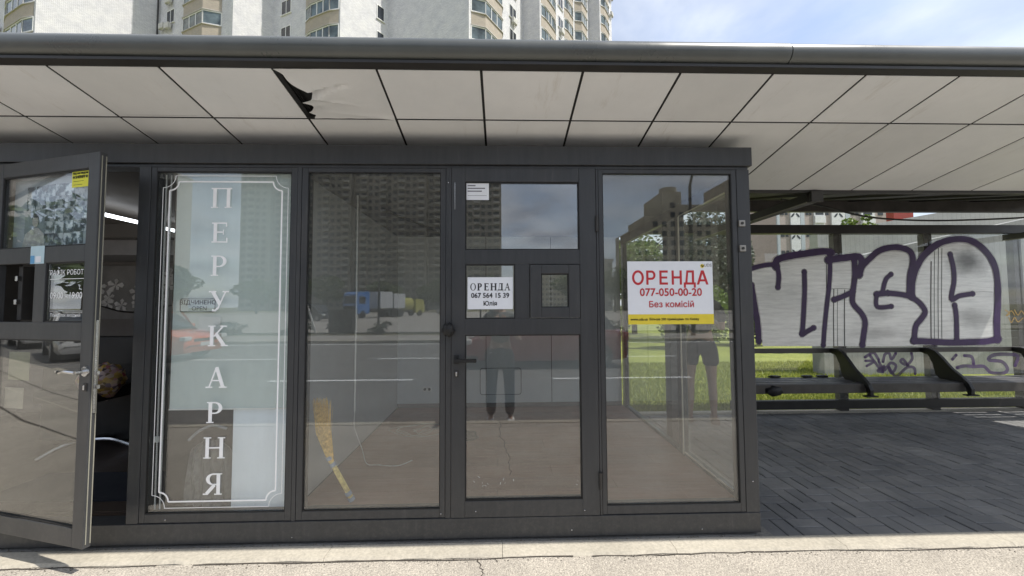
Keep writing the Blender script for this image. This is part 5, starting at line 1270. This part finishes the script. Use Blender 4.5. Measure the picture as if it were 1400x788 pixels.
# --- distant panel tower with cut-out screens, right
pt = thing('panel_tower', 'pale panel apartment block with leaf shaped cut-outs seen over the glass back wall', 'building', (42, 50, 0))
pcm = [mat('panel_white', (0.60, 0.61, 0.62), 0.8), mat('panel_pinkish', (0.36, 0.31, 0.29), 0.8), mat('panel_bluegrey', (0.40, 0.44, 0.48), 0.8)]
MB().box(36.9, 50.3, 0, 53.5, 62, 27.5).build('body', pcm[1], pt)
cols = [(36.9, 37.3, 2), (37.3, 38.75, 1), (38.75, 40.1, 0), (40.1, 40.7, 2), (40.7, 42.0, 1), (42.0, 43.5, 0), (43.5, 44.4, 1), (44.4, 46.3, 0), (46.3, 47.0, 2), (47.0, 48.5, 1), (48.5, 50.4, 0), (50.4, 53.5, 1)]
for ci, (a, b_, m_i) in enumerate(cols):
    MB().box(a+0.03, 50.3-0.2*(m_i != 1)-0.02, 0, b_-0.03, 50.299, 27.5).build('panel_strip', pcm[m_i], pt)
dk = mat('recess_shadow_glass', (0.03, 0.035, 0.04), 0.3)
b = MB()
for s in range(9):
    z = 0.6+s*2.95
    for cxp in (39.42, 45.35):
        for sx_, sz_ in ((-1, -1), (1, -1), (-1, 1), (1, 1)):
            c0 = Vector((cxp+sx_*0.34, z+1.45+sz_*0.50)); ang = math.atan2(sz_*0.9, sx_*0.8)
            P = []
            for k in range(12):
                t = 2*math.pi*k/12; v = Vector((0.36*math.cos(t), 0.13*math.sin(t))); P.append((c0.x+v.x*math.cos(ang)-v.y*math.sin(ang), c0.y+v.x*math.sin(ang)+v.y*math.cos(ang)))
            b.prism(P, 1, 50.06, 50.075)
    for a, w in ((37.5, 0.5), (38.15, 0.35), (41.0, 0.4), (41.5, 0.3), (42.2, 1.1), (43.7, 0.45), (47.3, 0.4), (47.9, 0.4), (48.8, 1.2), (51.0, 0.7), (52.2, 0.7)):
        b.box(a, 50.055 if a in (42.2, 48.8) else 50.24, z+1.0, a+w, 50.07 if a in (42.2, 48.8) else 50.275, z+2.1)
b.build('openings', dk, pt, kind='stuff')
b = MB()
for s in range(9):
    z = 0.6+s*2.95
    for a, w in ((42.05, 1.4), (48.6, 1.7)): b.box(a-0.05, 49.9, z-0.1, a+w, 50.05, z+0.85)
b.build('balcony_fronts', pcm[0], pt, kind='stuff')
# far low houses between
def block(name, x0, y0, x1, y1, h, m, label, rows, colsn, facing=-1, wm=dk, cat='building', roofm=None, step=None):
    t = thing(name, label, cat, ((x0+x1)/2, (y0+y1)/2, 0)); MB().box(x0, y0, -0.2, x1, y1, h).build('body', m, t)
    b = MB(); yy = y0-0.06 if facing < 0 else y1+0.06; b2 = MB()
    cw = (x1-x0)/colsn; rh = h/rows
    for r_ in range(rows):
        for c in range(colsn):
            if random.random() < 0.05: continue
            xa = x0+cw*(c+0.25); b.box(xa, min(yy, yy-0.02*facing), r_*rh+rh*0.35, xa+cw*0.5, max(yy, yy-0.02*facing)+0.01, r_*rh+rh*0.80)
            if (c % 4 == 1): b2.box(x0+cw*(c+0.05), min(y0-0.9, y0) if facing < 0 else y1+0.02, r_*rh+0.1, x0+cw*(c+0.95), y0-0.02 if facing < 0 else y1+0.9, r_*rh+rh*0.38)
    b.build('windows', wm, t, kind='stuff')
    if b2.v: b2.build('balconies', roofm or M['white'], t, kind='stuff')
    MB().box(x0-0.3, y0-0.3, h, x1+0.3, y1+0.3, h+0.6).build('parapet', roofm or m, t)
    return t
block('far_building', 53, 85, 59.9, 95, 16.4, mat('cream_render', (0.62, 0.60, 0.56), 0.8), 'cream apartment block low on the skyline beside the kiosk', 6, 5)
block('far_building', 63.2, 90, 69.5, 100, 13, mat('grey_render', (0.30, 0.31, 0.33), 0.8), 'small grey apartment block on the skyline left of the panel block', 5, 7)

# ================================================================== across the road (seen in the glass)
bm1 = mat('brown_panel_facade', (0.30, 0.27, 0.225), 0.8, var=0.1, scale=0.2); bm2 = mat('pale_facade', (0.46, 0.44, 0.40), 0.8, var=0.1, scale=0.3); bm3 = mat('sand_facade', (0.50, 0.44, 0.34), 0.8, var=0.15, scale=0.3)
big = thing('slab_building', 'enormous brown panel apartment slab mirrored in the shop windows', 'building', (-50, -155, 0))
H_ = 66
xb = -104; k = 0
segs = [(-104, -92, 0), (-92, -74, -2), (-74, -60, 1), (-60, -44, -1.5), (-44, -30, 1.5), (-30, -14, -1), (-14, 0, 1)]
for (a, c, dy_) in segs: MB().box(a, -168, -0.2, c-0.01, -150+dy_, H_+random.uniform(-3, 2)).build('block', bm1, big)
b = MB(); b2 = MB(); b3 = MB()
for (a, c, dy_) in segs:
    Y = -150+dy_; nW = int((c-a)/2.6)
    for s in range(23):
        z = 0.5+s*2.8
        b3.box(a+0.1, Y+0.001, z-0.12, c-0.1, Y+0.10, z+0.05)
        for q in range(nW):
            xq = a+0.5+q*2.6
            if q % 3 == 1: b2.box(xq-0.1, Y+0.01, z, xq+2.3, Y+1.0, z+0.95); b.box(xq, Y+0.02, z+1.0, xq+2.1, Y+0.08, z+2.3)
            else: b.box(xq+0.3, Y+0.02, z+0.9, xq+1.7, Y+0.08, z+2.25)
b.build('windows', dk, big, kind='stuff'); b2.build('balconies', bm2, big, kind='stuff'); b3.build('floor_bands', bm2, big, kind='stuff')
block('tower_building', -152, -175, -143, -165, 60, bm2, 'slim pale tower mirrored at the left of the lettered window', 21, 5, 1, cat='tower')
# stepped sand coloured building mirrored in the right window
stb = thing('stepped_building', 'sand coloured stepped apartment building mirrored in the right window', 'building', (55, -112, 0))
for a, c, hh in ((39, 43.5, 24), (43.5, 49, 28.5), (49, 55, 36.0), (55, 66, 32), (70, 84, 40)): MB().box(a, -125, -0.2, c-0.01, -110, hh).build('block', bm3, stb)
MB().tube([(51.8, -112.2, 36), (51.8, -112.2, 37.4)], 2.6, 20).build('turret', bm3, stb)
b = MB()
for s in range(11):
    for q in range(17):
        xq = 38+q*2.7; hh = 0 if xq < 39.2 or 64 < xq < 71 else 24 if xq < 43.5 else 28 if xq < 49 else 36 if xq < 54 else 31
        if s*2.9+4 < hh: b.box(xq, -109.98, s*2.9+2, xq+1.4, -109.9, s*2.9+3.6)
b.build('windows', dk, stb, kind='stuff')
block('low_building', 26, -120, 34, -112, 15, bm2, 'low pale block mirrored beside the closed door', 5, 4, 1)
block('low_building', 8, -260, 70, -250, 27, bm3, 'long distant low block mirrored on the horizon', 8, 24, 1)
# towers to the left, mirrored in the open door
block('left_tower', -112, -14, -96, 0.5, 62, bm2, 'tall pale tower mirrored in the open door', 22, 6, 1)
lt_ = thing('street_end_tower', 'white tower with dark windows mirrored at the right of the open door', 'building', (-90, 2, 0))
MB().box(-110, -1, -0.2, -88, 12, 50).build('body', bm2, lt_); b = MB()
for s in range(17):
    for q in range(4): b.box(-87.98, -0.3+q*3.1, s*2.9+1.5, -87.9, 1.4+q*3.1, s*2.9+3)
b.build('windows', dk, lt_, kind='stuff')
tpro = tree((-30, -4.5, 0), 7.5, 3.0, 61, M['leaf'], 'full green tree mirrored in the open door, farther left', 2600, 0.3, 'street_tree')
dup(tpro, (-40, -0.5, 0), 1.0, 'full green tree mirrored in the open door, nearer the towers')
treeG = [(-50, -75), (-38, -80), (-62, -70), (-27, -84), (-14, -90), (-3, -96), (-73, -66), (-84, -62), (-55, -98), (-20, -100), (14, -70), (24, -76), (34, -70), (44, -62)]
for q, (a, c) in enumerate(treeG):
    o = dup(tpro, (a, c, -0.1), q*1.3, 'leafy tree beyond the parking lot, mirrored in the windows', 'trees beyond the parking lot'); o.scale = (1.35, 1.35, 0.95+0.3*(q % 3)*0.5)
bpro = thing('verge_shrub', 'small weedy shrub on the verge across the road', 'bush', (-9, -17, -0.1), 'shrubs on the far verge')
leaf_cloud(500, (-9, -17, 0.25), (1.2, 0.6, 0.4), 71, 0.08, M['leaf_grey'], 'foliage', bpro, 8)
for q in range(9): dup(bpro, (-24+q*4.3, -16.5-0.5*(q % 3), -0.1), q, None)

# --- vehicles
cm = {}
def paint(name, col): return mat(name, col, 0.25, var=0.04, coat=1.0)
tyre = mat('tyre_rubber', (0.02, 0.02, 0.02), 0.8); rimm = mat('alloy', (0.45, 0.45, 0.46), 0.3, metal=0.9); carglass = mat('car_window_glass', (0.02, 0.025, 0.03), 0.05, var=0.1)
def loft(b, secs):
    n = len(secs[0]); vs = [p for s_ in secs for p in s_]; fs = []
    for i in range(len(secs)-1):
        for k in range(n): fs.append((i*n+k, i*n+(k+1) % n, (i+1)*n+(k+1) % n, (i+1)*n+k))
    fs.append(tuple(range(n))); fs.append(tuple((len(secs)-1)*n+k for k in reversed(range(n)))); b.add(vs, fs)
def car(name, label, loc, rotz, col, L=4.2, Wd=1.75, Hh=1.46, group=None):
    t = thing(name, label, 'car', (0, 0, 0), group); w = Wd/2
    def sec(x, zb, zt, wf=1.0): return [(x, -w*wf*0.9, zb), (x, -w*wf, zb+0.12), (x, -w*wf, zt-0.18), (x, -w*wf*0.93, zt-0.04), (x, -w*wf*0.75, zt), (x, w*wf*0.75, zt), (x, w*wf*0.93, zt-0.04), (x, w*wf, zt-0.18), (x, w*wf, zb+0.12), (x, w*wf*0.9, zb)]
    b = MB(); h = L/2
    loft(b, [sec(-h, 0.35, 0.80, 0.78), sec(-h+0.08, 0.22, 0.92, 0.93), sec(-h+0.5, 0.18, 0.97), sec(-0.3*L, 0.18, 0.96), sec(0, 0.18, 0.95), sec(0.2*L, 0.18, 0.95), sec(h-0.9, 0.18, 0.90), sec(h-0.4, 0.20, 0.80, 0.97), sec(h-0.08, 0.24, 0.70, 0.90), sec(h, 0.34, 0.60, 0.75)])
    body = b.build('body', col, t, smooth=True)
    def cs(x, z, wf): return [(x, -w*wf, 0.90), (x, -w*wf*0.86, z-0.06), (x, -w*wf*0.74, z), (x, w*wf*0.74, z), (x, w*wf*0.86, z-0.06), (x, w*wf, 0.90)]
    b = MB(); loft(b, [cs(-h+0.30, 0.98, 0.86), cs(-h+0.62, Hh-0.10, 0.90), cs(-h+1.0, Hh, 0.92), cs(0.05, Hh, 0.92), cs(0.16*L, Hh-0.12, 0.90), cs(0.29*L, 0.96, 0.88)])
    b.build('greenhouse', carglass, t, smooth=True)
    b = MB(); loft(b, [[(x, -w*0.70, z), (x, w*0.70, z), (x, w*0.62, z+0.03), (x, -w*0.62, z+0.03)] for x, z in ((-h+0.72, Hh-0.045), (-h+1.0, Hh-0.005), (0.05, Hh-0.005), (0.13*L, Hh-0.07))]); b.build('roof', col, t)
    for x in (-h+0.95, -0.05, 0.235*L):
        b = MB()
        for sgn in (-1, 1): b.beam((x, sgn*w*0.935, 0.92), (x*0.72-0.02, sgn*w*0.80, Hh-0.06), 0.05, 0.05)
        b.build('pillar', col, t)
    for x in (-h+0.78, h-0.82):
        for sgn in (-1, 1):
            b = MB(); b.tube([(x, sgn*(w-0.20), 0.31), (x, sgn*(w+0.01), 0.31)], 0.31, 20); wh = b.build('wheel', tyre, t, smooth=True)
            b = MB(); b.tube([(x, sgn*(w+0.005), 0.31), (x, sgn*(w+0.02), 0.31)], 0.20, 16); b.build('rim', rimm, wh)
    for sgn in (-1, 1):
        MB().box(h-0.20, sgn*w*0.80-0.17, 0.60, h-0.02, sgn*w*0.80+0.10 if sgn < 0 else sgn*w*0.80+0.10, 0.72).build('headlight', M['white'], t, 0.03)
        MB().box(-h+0.0, sgn*w*0.74-0.10, 0.68, -h+0.14, sgn*w*0.74+0.10, 0.86).build('taillight', mat('red_lens', (0.4, 0.01, 0.01), 0.2), t, 0.02)
        b = MB(); b.box(0.18*L, sgn*(w+0.10)-0.08, 0.92, 0.18*L+0.09, sgn*(w+0.10)+0.08, 1.05); b.build('mirror', col, t, 0.02)
    MB().box(h-0.03, -0.26, 0.42, h+0.012, 0.26, 0.53).build('number_plate', M['white'], t)
    MB().box(h-0.04, -0.5, 0.56, h+0.005, 0.5, 0.64).build('grille', M['black'], t)
    t.location = loc; t.rotation_euler = (0, 0, rotz); return t
car('red_car', 'glossy red car passing on the road, mirrored in the closed door', (1.15, -5.7, -0.15), math.pi, paint('red_car_paint', (0.28, 0.018, 0.018)))
car('orange_car', 'orange car passing on the road, mirrored in the lettered window', (-10.95, -7.2, -0.15), 0, paint('orange_car_paint', (0.80, 0.16, 0.03)), 4.0)
s1c = car('silver_car', 'silver car parked along the kerb, mirrored in the open door, nearer one', (-17.5, -1.6, -0.15), R(8), paint('silver_paint', (0.5, 0.5, 0.5)))
dup(s1c, (-24, -2.0, -0.15), R(4), 'silver car parked along the kerb, mirrored in the open door, farther one')
car('dark_car', 'dark off-road car parked left of the blue truck across the road', (-19.5, -36, -0.1), R(25), paint('black_green_paint', (0.02, 0.03, 0.03)), 4.4, 1.85, 1.75)
dup(s1c, (-9, -62, -0.1), R(10), 'silver car parked far back on the lot right of the trucks')
# blue tractor truck with pale load
trk = thing('truck', 'blue tractor truck with pale boxes on its bed across the road', 'truck', (0, 0, 0))
blue = paint('blue_truck_paint', (0.03, 0.17, 0.50))
MB().prism([(1.6, 0.55), (3.6, 0.55), (3.72, 1.5), (3.55, 3.05), (3.2, 3.35), (1.6, 3.40)], 1, -1.2, 1.2).build('cab', blue, trk, 0.05)
MB().prism([(3.66, 1.85), (3.70, 1.85), (3.60, 2.85), (3.56, 2.85)], 1, -1.05, 1.05).build('windshield', carglass, trk)
MB().box(3.62, -1.0, 0.75, 3.78, 1.0, 1.60).build('grille', M['black'], trk, 0.02)
for sgn in (-1, 1): MB().box(2.3, sgn*1.2-0.012, 1.85, 3.3, sgn*1.2+0.012, 2.75).build('side_window', carglass, trk); MB().box(3.6, sgn*0.9-0.15, 0.6, 3.80, sgn*0.9+0.15, 0.8).build('headlight', M['white'], trk)
MB().box(-5.2, -0.5, 0.75, 1.6, 0.5, 1.0).build('chassis', M['dark'], trk)
for x_, h_ in ((-1.4, 2.2), (-3.9, 2.0)): MB().box(x_-1.1, -1.15, 1.25, x_+1.1, 1.15, 1.25+h_).build('load_box', mat('pale_load_box', (0.55, 0.57, 0.60), 0.6), trk, 0.02)
MB().box(-5.3, -1.2, 1.01, 1.3, 1.2, 1.2).build('bed', M['rail'], trk)
for x_ in (2.7, -2.8, -4.1):
    for sgn in (-1, 1): MB().tube([(x_, sgn*0.85, 0.5), (x_, sgn*1.2, 0.5)], 0.5, 20).build('wheel', tyre, trk, smooth=True)
trk.location = (-17.2, -47, -0.1); trk.rotation_euler = (0, 0, R(118))
tk2 = thing('tanker_truck', 'yellow green utility truck parked behind the blue truck across the road', 'truck', (0, 0, 0))
yg = paint('yellow_green_paint', (0.42, 0.40, 0.06))
MB().prism([(1.6, 0.5), (3.4, 0.5), (3.5, 1.4), (3.2, 2.5), (1.6, 2.6)], 1, -1.1, 1.1).build('cab', yg, tk2, 0.05)
MB().tube([(1.3, 0, 1.8), (-3.4, 0, 1.8)], 1.05, 18).build('tank', yg, tk2, smooth=True); MB().box(-3.6, -0.5, 0.6, 1.6, 0.5, 0.9).build('chassis', M['dark'], tk2)
for x_ in (2.5, -2.0, -3.1):
    for sgn in (-1, 1): MB().tube([(x_, sgn*0.8, 0.48), (x_, sgn*1.1, 0.48)], 0.48, 18).build('wheel', tyre, tk2, smooth=True)
tk2.location = (-15.0, -54, -0.1); tk2.rotation_euler = (0, 0, R(-55))
# bin, posts, leaning pole, street lamps
bi = thing('waste_bin', 'grey waste container on the verge across the road', 'bin', (-8.9, -17, -0.1)); MB().box(-9.6, -17.5, 0.0, -8.3, -16.8, 1.15).build('body', M['dark'], bi, 0.04); MB().box(-9.65, -17.55, 1.151, -8.25, -16.75, 1.25).build('lid', M['rail'], bi, 0.02)
MB().tube([(-10.45, -17.2, -0.1), (-11.5, -17.2, 3.2)], 0.06, 8).build('leaning_pole', M['white'], None, label='pale leaning pole on the far verge', cat='pole')
for a, lb_ in ((-6.9, 'thin dark post on the far verge beside the waste bin'), (-1.2, 'thin dark post on the far verge well right of the waste bin')):
    MB().tube([(a, -17, -0.1), (a, -17, 3.0)], 0.05, 8).build('sign_post', M['dark'], None, label=lb_, cat='post')
lp = thing('street_lamp', 'tall street lamp with a curved arm across the road, left one', 'street lamp', (9.2, -13.5, -0.06))
MB().tube([(9.2, -13.5, -0.06), (9.2, -13.5, 7.2), (9.35, -13.3, 8.2), (10.2, -12.6, 9.0)], [0.10, 0.07, 0.05, 0.04], 10).build('pole', M['rail'], lp, smooth=True)
MB().box(10.1, -12.75, 8.96, 10.9, -12.45, 9.08).build('lamp_head', M['white'], lp, 0.02)
dup(lp, (-26, -13.5, -0.06), 0, 'tall street lamp with a curved arm across the road, right one of the mirrored pair')

# ================================================================== people (mirrored in the glass)
def skin_obj(name, nodes, edges, m, parent, root=0, sub=1):
    me = bpy.data.meshes.new(name); me.from_pydata([n_[:3] for n_ in nodes], edges, [])
    o = bpy.data.objects.new(name, me); C.objects.link(o)
    md = o.modifiers.new('Skin', 'SKIN'); md.use_smooth_shade = True
    for i, n_ in enumerate(nodes):
        r_ = n_[3]; me.skin_vertices[0].data[i].radius = (r_, r_) if not isinstance(r_, tuple) else r_
        me.skin_vertices[0].data[i].use_root = (i == root)
    o.modifiers.new('Subsurf', 'SUBSURF').levels = sub
    bpy.context.view_layer.update()
    me2 = bpy.data.meshes.new_from_object(o.evaluated_get(bpy.context.evaluated_depsgraph_get())); bpy.data.objects.remove(o)
    me2.materials.clear(); me2.materials.append(m); me2.name = name
    me2.transform(Matrix.Translation(-wloc(parent)))
    for p in me2.polygons: p.use_smooth = True
    return link(name, me2, parent)
def person(loc, label, facing, skin, top, bottom, shorts, shoes, hair, shadow_arm=True, sc=1.0):
    t = thing('person', label, 'person', (0, 0, 0))
    # local: facing +y, z up, height 1.72
    N_ = [(0, 0, 0.98, 0.135), (0, 0, 1.15, 0.115), (0, 0.01, 1.33, 0.14), (0, 0, 1.44, 0.10), (0, 0.01, 1.51, 0.052), (0, 0.02, 1.57, 0.068), (0, 0.025, 1.645, 0.085), (0, 0.02, 1.71, 0.055)]
    E_ = [(0, 1), (1, 2), (2, 3), (3, 4), (4, 5), (5, 6), (6, 7)]
    for sx_ in (-1, 1):
        i = len(N_)
        N_ += [(sx_*0.095, 0, 0.90, 0.090), (sx_*0.11, 0.01, 0.70, 0.075), (sx_*0.12, 0.015, 0.50, 0.052), (sx_*0.125, -0.01, 0.32, 0.052), (sx_*0.13, -0.02, 0.10, 0.032), (sx_*0.135, 0.0, 0.045, 0.034), (sx_*0.15, 0.12, 0.035, 0.030), (sx_*0.155, 0.19, 0.03, 0.018)]
        E_ += [(0, i)]+[(i+k, i+k+1) for k in range(7)]
        i = len(N_)
        N_ += [(sx_*0.17, 0, 1.41, 0.055), (sx_*0.235, 0.02, 1.24, 0.042), (sx_*0.25, 0.06, 1.12, 0.036), (sx_*0.16, 0.25, 1.22, 0.030), (sx_*0.09, 0.36, 1.32, 0.024), (sx_*0.07, 0.40, 1.37, 0.030), (sx_*0.06, 0.43, 1.42, 0.022)]
        E_ += [(3, i)]+[(i+k, i+k+1) for k in range(6)]
    body = skin_obj('body', N_, E_, skin, t)
    # fingers and thumb of each hand, rooted in the palm and curled round a phone
    for sx_ in (-1, 1):
        for f in range(5):
            o = 0.018*(f-1.5)
            if f < 4: P = [(sx_*0.065, 0.415, 1.40+o), (sx_*0.045, 0.455, 1.405+o), (sx_*0.02, 0.455, 1.405+o-0.004), (sx_*(0.004+0.003*f), 0.44, 1.402+o)]
            else: P = [(sx_*0.065, 0.39, 1.41), (sx_*0.045, 0.385, 1.44), (sx_*0.02, 0.40, 1.452)]
            MB().tube(P, [0.010, 0.009, 0.0085, 0.007][:len(P)], 7).build('finger', skin, t, smooth=True)
    # clothes
    lg = []; le = []
    nodes = [(0, 0, 1.00, 0.150), (0, 0, 1.06, 0.135)]; edges = [(0, 1)]
    for sx_ in (-1, 1):
        i = len(nodes)
        if shorts: nodes += [(sx_*0.098, 0, 0.88, 0.108), (sx_*0.112, 0.01, 0.74, 0.100), (sx_*0.115, 0.01, 0.67, 0.098)]; k = 2
        else: nodes += [(sx_*0.098, 0, 0.88, 0.108), (sx_*0.112, 0.01, 0.70, 0.092), (sx_*0.12, 0.015, 0.50, 0.078), (sx_*0.125, 0, 0.30, 0.074), (sx_*0.13, -0.01, 0.09, 0.070)]; k = 4
        edges += [(0, i)]+[(i+q, i+q+1) for q in range(k)]
    skin_obj('shorts' if shorts else 'trousers', nodes, edges, bottom, t)
    nodes = [(0, 0, 1.02, 0.150), (0, 0, 1.16, 0.135), (0, 0.01, 1.33, 0.155), (0, 0, 1.45, 0.105)]; edges = [(0, 1), (1, 2), (2, 3)]
    for sx_ in (-1, 1):
        i = len(nodes); nodes += [(sx_*0.18, 0, 1.41, 0.072), (sx_*0.235, 0.02, 1.27, 0.062), (sx_*0.245, 0.04, 1.20, 0.060)]; edges += [(3, i), (i, i+1), (i+1, i+2)]
    skin_obj('shirt', nodes, edges, top, t)
    b = MB(); b.ball((0, 0.0, 1.665), (0.090, 0.105, 0.10), 16, 10)
    b.v = [Vector((p.x, min(p.y, 0.045) if p.z < 1.70 else p.y, p.z)) for p in b.v]
    b.build('hair', hair, t, smooth=True)
    for sx_ in (-1, 1):
        MB().ball((sx_*0.032, 0.103, 1.645), 0.011, 8, 6).build('eye', M['white'], t); MB().ball((sx_*0.085, 0.01, 1.635), (0.012, 0.02, 0.032), 8, 6).build('ear', skin, t)
        MB().box(sx_*0.14-0.048, -0.075, 0.0, sx_*0.14+0.048, 0.21, 0.062).build('shoe', shoes, t, 0.022, smooth=True)
    MB().prism([(0.095, 1.64), (0.125, 1.605), (0.10, 1.597)], 0, -0.012, 0.012).build('nose', skin, t); MB().box(-0.024, 0.095, 1.571, 0.024, 0.104, 1.580).build('mouth', mat('lips', (0.35, 0.12, 0.10), 0.6), t)
    t.location = loc; t.rotation_euler = (0, 0, facing); t.scale = (sc, sc, sc); return t
skin_m = mat('skin', (0.42, 0.26, 0.19), 0.5, var=0.06)
person((-0.02, -0.46, -0.15), 'person in grey top and dark trousers photographing the kiosk', 0.0, skin_m, mat('grey_top', (0.16, 0.17, 0.17), 0.9), mat('dark_trousers', (0.03, 0.035, 0.045), 0.9), False, M['white'], mat('brown_hair', (0.03, 0.02, 0.012), 0.5))
person((2.42, 4.66, 0.0), 'person in dark top and dark shorts standing with bare legs inside the shelter', R(-25), skin_m, mat('black_top', (0.03, 0.03, 0.035), 0.9), mat('charcoal_shorts', (0.035, 0.035, 0.04), 0.9), True, mat('sandal', (0.18, 0.11, 0.09), 0.6), mat('dark_hair', (0.015, 0.01, 0.008), 0.5))
